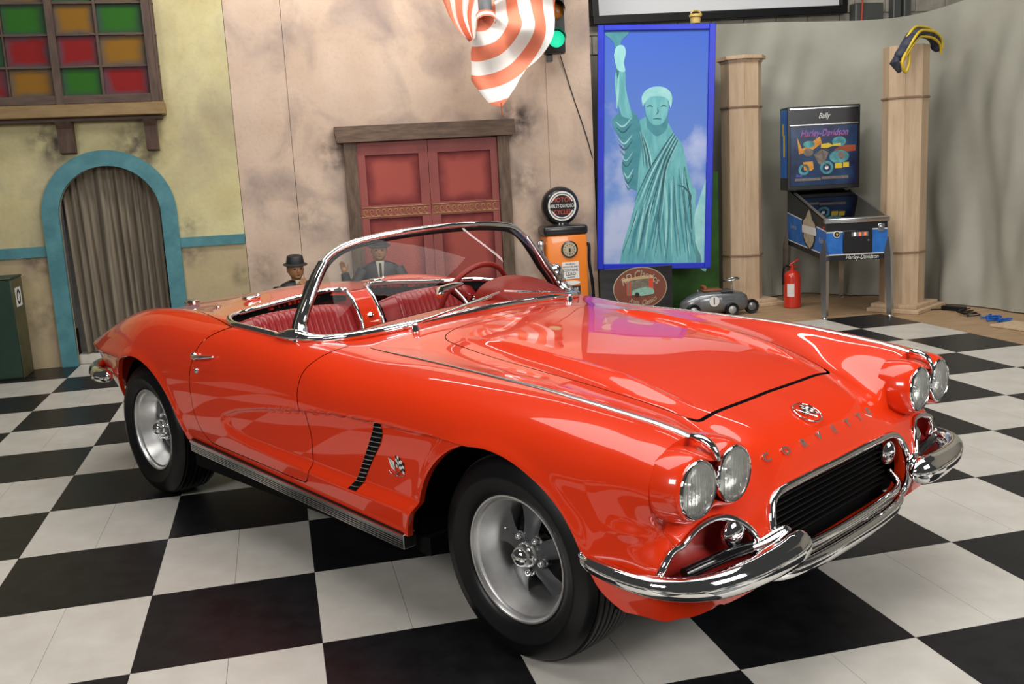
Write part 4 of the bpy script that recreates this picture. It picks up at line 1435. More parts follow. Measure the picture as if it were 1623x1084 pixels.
# seats: pleated backs
for sg in (-1, 1):
    yc = sg * .40
    seat = cp('seat', MB().rbox((-1.42, yc, .46), (.48, .54, .16), .05, 4), M['seat_red'], smooth=60)

    def back(u, v, yc=yc):
        # u across, v from foot to top and over
        w = .315
        y = yc + (u - .5) * 2 * w
        z = .50 + .450 * min(v / .88, 1)
        x = -1.62 - .175 * (z - .50) / .450
        e = (2 * u - 1)
        x += .030 * (1 - e ** 4) - .03
        roll = max(0, (v - .78) / .22)
        x -= .085 * roll ** 2
        z -= .030 * max(0, (v - .88) / .12) ** 2 + .045 * abs(e) ** 3.2 * (v > .5) * (v - .5) * 2
        if abs(e) < .72 and v > .05:
            x += .0095 * abs(math.sin(u * PI * 20)) ** .6 * (1 - roll ** 3)
        else:
            x += .012
        return (x, y, z)
    cp('seat_back', MB().grid(back, 200, 34), M['seat_red'], seat, smooth=80, fix=False)

# dashboard: top pad edge, driver's hood, face
dm = MB()
dx = np.linspace(-.76, .76, 40)
Vd_, n = [], 7
for y in dx:
    z0 = skin_top(-1.09, y)
    for k in range(n):
        a = PI / 2 * k / (n - 1)
        Vd_.append((-1.085 - .035 * math.sin(a), y, z0 - .040 * (1 - math.cos(a)) + .001))
    Vd_.append((-1.10, y, z0 - .16))
n += 1
cp('dashboard', dm.add(Vd_, [(i * n + k, (i + 1) * n + k, (i + 1) * n + k + 1, i * n + k + 1) for i in range(len(dx) - 1) for k in range(n - 1)]), M['trim_red'], smooth=60, fix=False)


def dash_hood(u, v):
    a = PI * u
    y = .365 + .205 * math.cos(a) * (1 - .12 * v)
    h = .115 * math.sin(a) ** .75 * (1 - .0 * v)
    x = -1.20 + .26 * v
    z0 = .925 + .02 * v
    return (x, y, z0 + h * (1 - v ** 2.2) + .0)


cp('instrument_hood', MB().grid(dash_hood, 30, 14), M['trim_red'], smooth=80, fix=False)
cp('gauge_face', MB().prism([(.365 + .19 * math.cos(t), .905 + .115 * math.sin(t)) for t in np.linspace(0, PI, 16)], -1.165, -1.16, 'x'), M['black_gloss'], smooth=None)

# steering wheel
SWC = Vector((-1.43, .365, .895))
ST = Matrix.Translation(SWC) @ Matrix.Rotation(-PI / 2 + .42, 4, 'Y')
rim = [tuple(ST @ Vector((.212 * math.cos(t), .212 * math.sin(t), 0))) for t in np.linspace(0, 2 * PI, 73)[:-1]]
rr_ = [.0125 + .0014 * (k % 2) for k in range(72)]
sw = cp('steering_wheel', MB().tube(rim, rr_, 10, closed=True), M['trim_red'], smooth=60)
for t in (PI, -PI / 3, PI / 3):
    m = MB()
    d = Vector((math.cos(t), math.sin(t), 0)); nrm = Vector((-math.sin(t), math.cos(t), 0))
    q = [d * .03 + nrm * .03, d * .205 + nrm * .018, d * .205 - nrm * .018, d * .03 - nrm * .03]
    m.add([tuple(ST @ (p + Vector((0, 0, s)))) for s in (-.0015, .0015) for p in q], [(0, 1, 2, 3), (7, 6, 5, 4), (0, 4, 5, 1), (1, 5, 6, 2), (2, 6, 7, 3), (3, 7, 4, 0)])
    cp('wheel_spoke', m, M['chrome'], sw, smooth=None)
    for r in (.075, .115, .155):
        cp('spoke_hole', MB().lathe([(.0105, -.0022), (.0105, .0022)], 12, ST @ Matrix.Translation(d * r)), M['seat_red'], sw, smooth=None)
cp('horn_button', MB().lathe([(.036, -.01), (.036, .008), (.026, .016), (.0005, .019)], 20, ST), M['chrome'], sw)
cp('steering_column', MB().tube([tuple(SWC), tuple(SWC + Vector((.34, 0, -.15)))], .024, 10), M['trim_red'], sw)

# mirrors
cp('rear_view_mirror', MB().tube([(-1.10, -.125, 1.012), (-1.145, -.08, 1.028), (-1.18, 0, 1.030), (-1.205, .06, 1.032), (-1.215, .11, 1.030)], [.012, .022, .025, .022, .010], 12, aspect=.75)
   .tube([(-1.06, .01, .945), (-1.10, .012, .985), (-1.15, .01, 1.02)], [.010, .006, .007], 8), M['chrome'], smooth=60)
cp('door_mirror', MB().lathe([(.0005, -.022), (.03, -.016), (.046, 0), (.048, .012), (.044, .014), (.0005, .012)], 22, Matrix.Translation((-1.27, .80, 1.005)) @ Matrix.Rotation(-PI / 2 - .3, 4, 'Y'))
   .tube([(-1.245, .80, .915), (-1.245, .802, .95), (-1.262, .80, .985)], [.018, .008, .008], 8), M['chrome'], TRIM['doorobj'][1], smooth=50)
# deck latches and lock
for y in (-.384, .384):
    z = skin_top(-2.237, y)
    cp('deck_latch', MB().rbox((-2.237, y, z + .010), (.055, .075, .020), .007, 2).ball((-2.215, y + .028, z + .018), .012, 10, 7), M['chrome'], smooth=50)
cp('fuel_cap_lock', MB().lathe([(.012, 0), (.012, .006), (.004, .010)], 12, Matrix.Translation((-2.279, -.542, skin_top(-2.279, .542)))), M['chrome'])
cp('deck_ornament', MB().rbox((-3.05, -.30, skin_top(-3.05, .30) + .010), (.10, .05, .022), .006, 2), M['chrome'])

# ---------------------------------------------------------------- underbody and wheel houses
ub = MB()
ub.bbox(-3.25, -2.98, -.60, .60, .28, .45)
ub.bbox(-2.15, -.42, -.80, .80, .235, .30)
ub.bbox(-2.98, .50, -.52, .52, .235, .42)
ub.bbox(.42, .60, -.70, .70, .34, .40)
cp('chassis', ub, M['underbody'], smooth=None)  # plain dark floor-pan slabs, placed to block light under the body
for x0, rl in ((-.02, .43), (-2.52, .455)):
    for sg in (-1, 1):
        V_, n = [], 25
        for i, (yy, rsc) in enumerate(((.815 if x0 > -1 else .775, 1.0), (.50, 1.0))):
            for k in range(n):
                a = PI * k / (n - 1)
                V_.append((x0 + rl * rsc * math.cos(a), sg * yy, .335 + (rl - .045) * rsc * math.sin(a) * (1.0)))
        F_ = [(k, k + 1, n + k + 1, n + k) for k in range(n - 1)] + [tuple(n + k for k in range(n))]
        for e in (0, n - 1):
            p0, p1 = V_[e], V_[n + e]
            b0 = len(V_)
            V_ += [(p0[0], p0[1], .30), (p1[0], p1[1], .30)]
            F_.append((e, n + e, b0 + 1, b0))
        cp('wheel_house', MB().add(V_, F_), M['underbody'], smooth=60, fix=False)

# ---------------------------------------------------------------- wheels
WR = .3365


def make_wheel(x0, sg):
    """axis along the car's y; local lathe axis h points outboard"""
    T = Matrix.Translation((x0, sg * .705, WR)) @ Matrix.Rotation(-sg * PI / 2, 4, 'X')
    prof = [(.205, -.098), (.215, -.105), (.262, -.122), (.300, -.116), (.318, -.100), (.327, -.085)]
    for k in range(7):                                          # tread ribs and grooves
        h0 = -.080 + k * .0232
        prof += [(.3345 - .00018 * abs(k - 3) ** 2 * 10, h0), (.3365 - .0018 * abs(k - 3) ** 2 * .25, h0 + .002), (.3365 - .0018 * abs(k - 3) ** 2 * .25, h0 + .017), (.3345 - .00018 * abs(k - 3) ** 2 * 10, h0 + .019), (.328 - .0010 * abs(k - 3), h0 + .0195), (.328 - .0010 * abs(k - 3), h0 + .0228)]
    prof += [(.326, .087), (.317, .101), (.305, .111), (.300, .1125), (.297, .1150), (.270, .1215), (.268, .1225), (.262, .1225), (.259, .1210), (.240, .1150), (.222, .107), (.214, .102), (.211, .097), (.206, .094)]
    tire = cp('tire', MB().lathe(prof, 72, T, cap=False), M['rubber'], smooth=28)
    cp('rim', MB().lathe([(.203, .085), (.2075, .096), (.2055, .1005), (.200, .1000), (.1965, .094), (.1945, .086), (.190, .083), (.186, .0815), (.172, .045), (.1655, .030), (.160, .018), (.153, -.004), (.152, -.10)], 64, T, cap=False), M['chrome_dull'], tire, smooth=40)
    cp('brake_drum', MB().lathe([(.151, -.075), (.140, -.060), (.05, -.05), (.0005, -.05)], 40, T, cap=False), M['black_satin'], tire, smooth=40)
    ph = .32 if x0 > -1 else 1.0
    for k in range(5):
        t = 2 * PI * k / 5 + ph
        rings = []
        for r, wd, h, th, tw in ((.040, .030, .022, .016, 0), (.070, .030, .020, .016, .0), (.100, .034, .012, .013, .10), (.130, .045, .002, .010, .16), (.1555, .062, -.008, .008, .2)):
            c, s_ = math.cos(t), math.sin(t)
            ring_ = []
            for q in range(10):
                aa = 2 * PI * q / 10
                lw, lh = wd * math.cos(aa), th * math.sin(aa)
                lw2 = lw * math.cos(tw) - lh * math.sin(tw); lh2 = lw * math.sin(tw) + lh * math.cos(tw)
                ring_.append((r * c - lw2 * s_, r * s_ + lw2 * c, h + lh2))
            rings.append(ring_)
        Vq, Fq, n = loft(rings)
        Fq += [tuple(range(n)), tuple(range(4 * n, 5 * n))]
        cp('spoke', MB().add(Vq, Fq, T), M['spoke_grey'], tire, smooth=50)
    cp('hub', MB().lathe([(.058, -.02), (.060, .024), (.050, .034), (.038, .038)], 32, T), M['spoke_grey'], tire, smooth=40)
    cp('center_cap', MB().lathe([(.041, .034), (.041, .052), (.037, .058), (.0345, .060), (.0345, .070), (.030, .082), (.022, .090), (.010, .095), (.0005, .096)], 28, T), M['chrome'], tire, smooth=50)
    for k in range(5):
        t = 2 * PI * (k + .5) / 5 + ph
        Tl = T @ Matrix.Translation((.062 * math.cos(t), .062 * math.sin(t), 0))
        cp('lug_nut', MB().lathe([(.0155, .012), (.0155, .030), (.0115, .031), (.0110, .046), (.008, .052), (.0005, .054)], 12, Tl), M['chrome'], tire, smooth=50)
    tv = T @ Matrix.Translation((.128 * math.cos(ph + 2.4), .128 * math.sin(ph + 2.4), -.01))
    cp('valve_stem', MB().lathe([(.005, 0), (.004, .035), (.0005, .038)], 8, tv), M['chrome_dull'], tire)


for x0 in (0.0, -2.591):
    for sg in (-1, 1):
        make_wheel(x0, sg)

# ================================================================ props along the back wall
def local(root, name, mb, mat, parent=None, smooth=40, fix=True):
    return build(name, mb, mat, parent or root, smooth, fix=fix)


def at_text(txt, size, pos, depth=.0012, shear=0, sx=1.0, curve=None, rot=0.0, spacing=1.0):
    V, F = text_shape(txt, size, depth, shear, spacing, curve)
    c, s = math.cos(rot), math.sin(rot)
    V = [((x * sx) * c - z * s + pos[0], y + pos[1], (x * sx) * s + z * c + pos[2]) for x, y, z in V]
    return MB().add(V, F)


def disc(cx, y, cz, r, n=36, rz=None, th=.004):
    rz = r if rz is None else rz
    return MB().prism([(cx + r * math.cos(2 * PI * k / n), cz + rz * math.sin(2 * PI * k / n)) for k in range(n)], y - th, y)


def ringp(cx, y, cz, r0, r1, n=40, a0=0, a1=360, th=.004):
    m = MB()
    full = abs(a1 - a0) >= 360
    k = n if full else n + 1
    for i in range(n):
        t0 = math.radians(a0 + (a1 - a0) * i / n); t1 = math.radians(a0 + (a1 - a0) * (i + 1) / n)
        q = [(cx + r * math.cos(t), cz + r * math.sin(t)) for r, t in ((r0, t0), (r1, t0), (r1, t1), (r0, t1))]
        m.prism(q, y - th, y)
    return m


M['enamel_orange'] = plain('orange_enamel', (0.78, 0.21, 0.02), 0.3, coat=0.4, var=0.04, scale=3)
M['enamel_black'] = plain('black_enamel', (0.012, 0.012, 0.013), 0.25, coat=0.3)
M['enamel_white'] = plain('white_print', (0.72, 0.71, 0.68), 0.5, var=0.04)
M['ink'] = plain('black_ink', (0.012, 0.012, 0.012), 0.6)
M['red_print'] = plain('red_print', (0.55, 0.05, 0.02), 0.45)
M['dial'] = plain('dial_cream', (0.42, 0.36, 0.25), 0.5, var=0.2, scale=20)
M['steel'] = plain('bright_steel', (0.55, 0.56, 0.57), 0.25, metal=1.0, var=0.06)

# ---------------------------------------------------------------- gas pump
pump = empty('gas_pump', (3.915, 4.60, 0), label='small orange retro gas pump with round black globe sign', cat='gas pump')
body_p = local(pump, 'pump_body', MB().rbox((0, .12, .445), (.405, .24, .87), .018, 3), M['enamel_orange'])
local(pump, 'pump_base', MB().rbox((0, .12, .02), (.43, .25, .04), .006, 1), M['enamel_black'])
local(pump, 'pump_cap', MB().rbox((-.005, .115, .925), (.445, .25, .095), .03, 3), M['enamel_black'])
local(pump, 'globe_neck', MB().lathe([(.09, .96), (.075, 1.0), (.08, 1.02)], 24, Matrix.Translation((-.025, .11, 0))), M['enamel_black'])
RXm = Matrix.Rotation(PI / 2, 4, 'X')
GT = Matrix.Translation((-.025, .11, 1.158)) @ RXm
gl = local(pump, 'globe', MB().lathe([(.10, -.07), (.165, -.055), (.186, -.02), (.186, .02), (.172, .055), (.150, .072), (.147, .066)], 48, GT), M['enamel_black'], smooth=50)
gx, gz, gy = -.025, 1.158, .11 - .068
local(pump, 'globe_face', disc(gx, gy, gz, .146), M['enamel_black'], gl, smooth=None)
local(pump, 'face_ring', ringp(gx, gy - .004, gz, .126, .141, 48), M['enamel_white'], gl, smooth=None)
local(pump, 'face_ring', ringp(gx, gy - .004, gz, .106, .117, 24, 22, 158), M['enamel_white'], gl, smooth=None)
local(pump, 'face_ring', ringp(gx, gy - .004, gz, .106, .117, 24, 202, 338), M['enamel_white'], gl, smooth=None)
local(pump, 'face_band', MB().bbox(gx - .125, gx + .125, gy - .0055, gy - .003, gz - .026, gz + .026), M['enamel_black'], gl, smooth=None)
local(pump, 'face_lettering', at_text('HARLEY-DAVIDSON', .048, (gx, gy - .0065, gz), sx=.66), M['enamel_white'], gl, smooth=None)
local(pump, 'face_lettering', at_text('MOTOR', .062, (gx, gy - .005, gz + .058), sx=.92), M['red_print'], gl, smooth=None)
local(pump, 'face_lettering', at_text('CYCLES', .062, (gx, gy - .005, gz - .058), sx=.80), M['red_print'], gl, smooth=None)
local(pump, 'gauge', MB().lathe([(.083, 0), (.083, .012), (.068, .014), (.068, .008)], 36, Matrix.Translation((.018, 0, .742)) @ RXm), M['enamel_black'], body_p)
local(pump, 'gauge_dial', disc(.018, -.009, .742, .068), M['dial'], body_p, smooth=None)
dm = MB()
for k in range(12):
    t = 2 * PI * k / 12
    dm.box((.018 + .05 * math.cos(t), -.0145, .742 + .05 * math.sin(t)), (.008, .002, .008))
dm.box((.018, -.0145, .735), (.016, .003, .034)).box((.018, -.0145, .697), (.006, .003, .02))
local(pump, 'gauge_marks', dm, M['ink'], body_p, smooth=None)
lab = local(pump, 'warning_plate', MB().bbox(-.063, .108, -.004, .001, .455, .620), M['enamel_white'], body_p, smooth=None)
pm = MB()
for (t, z, s, w) in (('FOR USE AS A', .600, .017, .95), ('MOTOR FUEL ONLY', .573, .019, .95), ('CONTAINS', .540, .034, .86), ('LEAD', .503, .043, 1.0), ('TETRAETHYL', .472, .011, 1.2)):
    q = at_text(t, s, (.022, -.0055, z), sx=w); pm.add(q.V, q.F)
local(pump, 'warning_lettering', pm, M['ink'], lab, smooth=None)
local(pump, 'maker_badge', disc(.03, -.001, .415, .085, rz=.022), M['enamel_white'], body_p, smooth=None)
local(pump, 'price_panel', MB().bbox(-.06, .115, -.004, .001, .22, .385), M['enamel_black'], body_p, smooth=None)
local(pump, 'price_lettering', at_text('GASOLINE', .034, (.03, -.0055, .350), sx=.8, rot=.08), M['enamel_white'], body_p, smooth=None)
local(pump, 'nozzle_cradle', MB().rbox((-.245, .08, .79), (.07, .07, .10), .02, 2).rbox((-.225, .09, .66), (.03, .05, .22), .01, 1), M['steel'])
local(pump, 'hose', MB().tube(chain([(.215, .06, .78), (.232, .04, .76), (.228, .035, .60), (.248, .03, .42), (.255, .03, .25), (.235, .05, .12), (.212, .08, .14)], 8), .016, 10), M['rubber'], smooth=60)

# ---------------------------------------------------------------- oval classics sign on a black board
sg_ = empty('classics_sign', (4.54, 4.42, 0.0), -0.05, label='black sign board with brown oval badge leaning before the painting', cat='sign')
board = local(sg_, 'sign_board', MB().box((0, 0, .268), (.73, .02, .535)), M['enamel_black'], smooth=None)
M['oval_brown'] = plain('oval_brown', (0.13, 0.035, 0.02), 0.5, col2=(0.20, 0.055, 0.03), scale=2)
local(sg_, 'oval_rim', ringp(0, -.011, 0, .0, .0, 3), M['gold'], smooth=None) if False else None
local(sg_, 'oval_border', disc(.035, -.0105, .335, .272, 56, .205, .003), M['dial'], board, smooth=None)
local(sg_, 'oval_badge', disc(.035, -.0125, .335, .264, 56, .198, .003), M['oval_brown'], board, smooth=None)
local(sg_, 'sign_lettering', at_text('RD Classics', .108, (.035, -.0165, .466), shear=.25, sx=.78, curve=.40), M['dial'], board, smooth=None)
local(sg_, 'sign_lettering', at_text('.com  Classics', .070, (.06, -.0165, .19), shear=.25, sx=.7, curve=-.42), M['dial'], board, smooth=None)
M['art_cream'] = plain('art_cream', (0.45, 0.33, 0.18), 0.6, var=0.2, scale=25)
M['art_grey'] = plain('art_grey', (0.16, 0.14, 0.11), 0.6, var=0.3, scale=30)
M['art_mint'] = plain('art_mint', (0.22, 0.42, 0.34), 0.5, var=0.2, scale=40)
local(sg_, 'badge_picture', MB().bbox(-.10, .17, -.0165, -.0155, .27, .43), M['art_grey'], board, smooth=None)
local(sg_, 'badge_picture', MB().prism([(-.15, .40), (-.14, .432), (.06, .455), (.17, .452), (.17, .425), (.0, .42)], -.019, -.017), M['art_cream'], board, smooth=None)
local(sg_, 'badge_picture', MB().bbox(-.105, -.095, -.019, -.017, .27, .40).bbox(-.075, -.06, -.019, -.017, .265, .40).bbox(.12, .165, -.018, -.0165, .30, .43), M['red_print'], board, smooth=None)
local(sg_, 'badge_picture', MB().prism([(-.05, .275), (-.045, .315), (.02, .335), (.09, .34), (.16, .325), (.175, .295), (.17, .27), (.05, .258)], -.020, -.018), M['art_mint'], board, smooth=None)
local(sg_, 'badge_picture', disc(.0, -.020, .275, .022, 16), M['ink'], board, smooth=None)
local(sg_, 'easel_strut', MB().bbox(-.3, .3, .012, .10, .0, .02), M['enamel_black'], smooth=None)

# ---------------------------------------------------------------- blue framed painting of a draped statue
PW, PH = 1.125, 2.335
pt = empty('framed_painting', (4.275, 4.79, 0.505), math.atan2(-.28, 1.09), label='tall blue framed painting of a teal draped statue', cat='painting')
pt.rotation_euler = (0, math.radians(2.1), math.atan2(-.28, 1.09))


def sky_paint():
    m, nt, b = new_mat('painted_sky')
    tc = N(nt, 'ShaderNodeTexCoord')
    sp = N(nt, 'ShaderNodeSeparateXYZ'); nt.links.new(tc.outputs['Generated'], sp.inputs[0])
    cr = N(nt, 'ShaderNodeValToRGB')
    cr.color_ramp.elements[0].color = (0.16, 0.30, 0.62, 1); cr.color_ramp.elements[0].position = 0.1
    cr.color_ramp.elements[1].color = (0.028, 0.10, 0.50, 1); cr.color_ramp.elements[1].position = 0.95
    nt.links.new(sp.outputs[2], cr.inputs[0])
    nz = N(nt, 'ShaderNodeTexNoise'); nz.inputs['Scale'].default_value = 2.2; nz.inputs['Detail'].default_value = 6
    nt.links.new(tc.outputs['Object'], nz.inputs[0])
    md = N(nt, 'ShaderNodeMath', operation='MULTIPLY_ADD'); md.inputs[1].default_value = -0.42; md.inputs[2].default_value = 0.22
    nt.links.new(sp.outputs[2], md.inputs[0])
    ad = N(nt, 'ShaderNodeMath', operation='ADD'); nt.links.new(md.outputs[0], ad.inputs[0]); nt.links.new(nz.outputs[0], ad.inputs[1])
    c2 = N(nt, 'ShaderNodeValToRGB')
    c2.color_ramp.elements[0].position = 0.50; c2.color_ramp.elements[0].color = (0, 0, 0, 1)
    c2.color_ramp.elements[1].position = 0.70; c2.color_ramp.elements[1].color = (0.75, 0.75, 0.75, 1)
    nt.links.new(ad.outputs[0], c2.inputs[0])
    mx = N(nt, 'ShaderNodeMix', data_type='RGBA'); mx.inputs['B'].default_value = (0.50, 0.55, 0.72, 1)
    nt.links.new(c2.outputs[0], mx.inputs['Factor']); nt.links.new(cr.outputs[0], mx.inputs['A'])
    nt.links.new(mx.outputs['Result'], b.inputs['Base Color'])
    b.inputs['Roughness'].default_value = 0.55
    return m


M['sky_paint'] = sky_paint()
M['frame_blue'] = plain('frame_blue', (0.010, 0.026, 0.50), 0.4, var=0.1)
M['teal_mid'] = plain('teal_mid', (0.085, 0.33, 0.37), 0.6, col2=(0.16, 0.46, 0.49), scale=5, stretch=(3, 3, .7))
M['teal_light'] = plain('teal_light', (0.32, 0.62, 0.62), 0.6, col2=(0.22, 0.52, 0.54), scale=8)
M['teal_dark'] = plain('teal_dark', (0.012, 0.065, 0.085), 0.6, col2=(0.03, 0.13, 0.155), scale=9)
M['teal_deep'] = plain('teal_deep', (0.035, 0.20, 0.25), 0.6, col2=(0.06, 0.26, 0.31), scale=9)


def PX(px, py):
    u = (px - 943.5 - 6 * (py - 41) / 387.0) / (187.5 - 11 * (py - 41) / 387.0)
    return u * PW, (428 - py) / 387.0 * PH


canvas = local(pt, 'canvas', MB().bbox(0, PW, 0, .03, 0, PH), M['sky_paint'], smooth=None)
for (x0, x1, z0, z1) in ((0, .062, 0, PH), (PW - .062, PW, 0, PH), (.062, PW - .062, 0, .055), (.062, PW - .062, PH - .052, PH)):
    local(pt, 'frame_bar', MB().rbox(((x0 + x1) / 2, .005, (z0 + z1) / 2), (x1 - x0, .055, z1 - z0), .005, 1), M['frame_blue'], smooth=None)


def paintp(pts, lay, mat, name='painted_figure', close=True):
    P = [PX(*q) for q in pts]
    d = -.0006 * lay
    if len(P) > 4 and close:
        Pc = chain([(a, b, 0) for a, b in P] + [(P[0][0], P[0][1], 0)], 4)[:-1, :2]
        P = [tuple(map(float, p)) for p in Pc]
    local(pt, name, MB().prism(P, d - .0006, 0), mat, canvas, smooth=None)


def stroke(pts, w, lay, m):
    P = chain([(*PX(*q), 0) for q in pts], 6)[:, :2]
    T = np.gradient(P, axis=0); T /= np.linalg.norm(T, axis=1)[:, None] + 1e-9
    Nn = np.stack([-T[:, 1], T[:, 0]], 1)
    ww = w * np.sin(np.linspace(.12, PI - .08, len(P)))[:, None] ** .7
    L, R_ = P + Nn * ww, P - Nn * ww
    y = -.0006 * lay
    k = len(P)
    m.add([(a, y, b) for a, b in L] + [(a, y, b) for a, b in R_], [(i, i + 1, k + i + 1, k + i) for i in range(k - 1)])


# robe, arm, head; generic classical figure
paintp([(983, 424), (990, 385), (1001, 345), (1010, 300), (1004, 270), (1006, 240), (1000, 215), (1012, 190), (1026, 182), (1050, 184), (1068, 212), (1080, 228), (1088, 262), (1096, 292), (1103, 305), (1100, 345), (1102, 385), (1104, 424)], 2, M['teal_mid'])
paintp([(1104, 424), (1100, 350), (1106, 322), (1114, 296), (1121, 290), (1122, 424)], 2, M['teal_light'])
paintp([(1010, 300), (996, 292), (985, 262), (990, 238), (981, 216), (970, 196), (971, 184), (984, 174), (998, 172), (1012, 190), (1016, 225), (1012, 262)], 3, M['teal_deep'])
paintp([(984, 182), (974, 150), (972, 122), (977, 106), (988, 112), (990, 140), (998, 172), (1000, 186)], 4, M['teal_mid'])
paintp([(970, 86), (974, 74), (984, 72), (989, 82), (986, 98), (988, 112), (977, 110), (972, 98)], 5, M['teal_light'])
paintp([(956, 56), (958, 52), (990, 51), (992, 55), (984, 62), (980, 72), (978, 118), (975, 118), (971, 74), (966, 64)], 4, M['teal_deep'])
paintp([(1024, 200), (1024, 172), (1052, 172), (1056, 200), (1040, 214)], 3, M['teal_deep'])
paintp([(1020, 160), (1022, 178), (1030, 193), (1040, 197), (1050, 192), (1057, 176), (1057, 160), (1050, 150), (1030, 150)], 5, M['teal_mid'])
paintp([(1017, 168), (1015, 152), (1024, 140), (1040, 136), (1055, 140), (1063, 152), (1061, 170), (1057, 158), (1048, 152), (1030, 152), (1021, 160)], 6, M['teal_light'])
dk, lt, dp_ = MB(), MB(), MB()
for q in [(1028, 168, 7), (1050, 168, 7)]:
    stroke([(q[0] - 5, q[1]), (q[0], q[1] - 2), (q[0] + 5, q[1])], .006, 8, dk)
stroke([(1040, 168), (1041, 176), (1038, 180)], .005, 8, dk)
stroke([(1033, 187), (1040, 186), (1047, 187)], .005, 8, dk)
rr2 = random.Random(3)
for k in range(24):                                   # long falls of the robe
    t = k / 23
    x0, y0 = 1012 + 72 * t + rr2.uniform(-3, 3), 318 - 60 * t + 20 * rr2.random()
    x1 = 988 + 112 * t + rr2.uniform(-4, 4)
    stroke([(x0, y0), (x0 * .62 + x1 * .38 + rr2.uniform(-5, 3), y0 * .6 + 420 * .4), (x1, 420 - rr2.uniform(0, 25))], rr2.uniform(.004, .012), 7, [dk, lt, dp_, dp_, lt, dp_][k % 6])
for k in range(15):                                   # folds falling from the far shoulder
    e = k / 14
    stroke([(1066 + 8 * e, 208 + 14 * e), (1050 - 4 * e + 10 * e, 232 + 34 * e), (1026 + 26 * e, 272 + 42 * e), (1006 + 40 * e, 318 + 50 * e)], rr2.uniform(.004, .010), 8, [dk, dp_, lt, dp_][k % 4])
for k in range(8):                                    # gathers under the neck
    e = k / 7
    stroke([(1012 + 6 * e, 205 + 6 * e), (1018 + 10 * e, 238), (1020 + 14 * e, 262 + 6 * e)], rr2.uniform(.004, .008), 8, [dp_, lt, dk][k % 3])
for k in range(12):                                   # sleeve
    a0 = 176 + k * 9
    stroke([(974 + k * 1.6, a0 + 14), (986 + k, a0 + 22), (1000 + k * .4, a0 + 8)], rr2.uniform(.004, .009), 8, [lt, dk, dp_][k % 3])
for k in range(7):
    stroke([(1084 + k * 1.5, 262 + k * 8), (1090 + k, 300 + 9 * k), (1096, 330 + 10 * k)], .006, 8, [dk, lt][k % 2])
stroke([(976, 170), (977, 145), (978, 118)], .012, 7, lt)
stroke([(1073, 292), (1084, 296), (1094, 310), (1090, 330)], .008, 9, dk)
local(pt, 'painted_folds', dk, M['teal_dark'], canvas, smooth=None, fix=False)
local(pt, 'painted_folds', lt, M['teal_light'], canvas, smooth=None, fix=False)
local(pt, 'painted_folds', dp_, M['teal_deep'], canvas, smooth=None, fix=False)
M['yellow_plastic'] = plain('yellow_plastic', (0.50, 0.36, 0.10), 0.45, var=0.15)
wl = single('work_lamp', MB().lathe([(.045, 0), (.05, .03), (.048, .055), (.06, .06), (.06, .075), (.05, .085)], 18, Matrix.Translation((5.27, 4.56, 2.812))).tube(arc_pts := [(5.27 + .06 * math.cos(t), 4.55, 2.87 + .06 * math.sin(t)) for t in np.linspace(.2, 2.6, 10)], .008, 6), M['yellow_plastic'], (5.27, 4.56, 2.81), smooth=50,
            label='small yellow caged work lamp on top of the painting frame', cat='lamp')

# ---------------------------------------------------------------- projection screen
sc_ = empty('projection_screen', (6.2, 5.86, 3.05), label='white projection screen in black frame high on block wall', cat='screen')
local(sc_, 'screen_cloth', MB().box((0, .03, .62), (2.9, .02, 1.1)), plain('screen_white', (0.72, 0.73, 0.75), 0.7), smooth=None)
for (c, d) in (((0, 0, .035), (3.05, .08, .09)), ((-1.49, 0, .62), (.08, .08, 1.1)), ((1.49, 0, .62), (.08, .08, 1.1)), ((0, 0, 1.2), (3.05, .08, .08))):
    local(sc_, 'screen_frame', MB().rbox(c, d, .006, 1), M['black_satin'], smooth=None)
sc_.rotation_euler = (0, -.027, 0)
single('electrical_box', MB().rbox((8.0, 5.88, 3.02), (.36, .13, .34), .01, 1), M['grey_post'], (8.0, 5.9, 2.85), label='dark grey electrical box on block wall beside the screen', cat='box')
single('red_cable', MB().tube([(7.88, 5.80, 2.85), (7.885, 5.79, 3.1), (7.90, 5.8, 3.6)], .010, 6), M['red_print'], (7.88, 5.8, 2.85), smooth=60, label='red cable running up past the electrical box', cat='cable')

# ---------------------------------------------------------------- wooden columns
M['pale_wood'] = plain('pale_wood', (0.47, 0.335, 0.21), 0.55, col2=(0.58, 0.43, 0.29), scale=3, stretch=(8, 8, .8), bump=0.06)
M['wood_edge'] = plain('wood_edge', (0.28, 0.18, 0.11), 0.6, var=0.15)


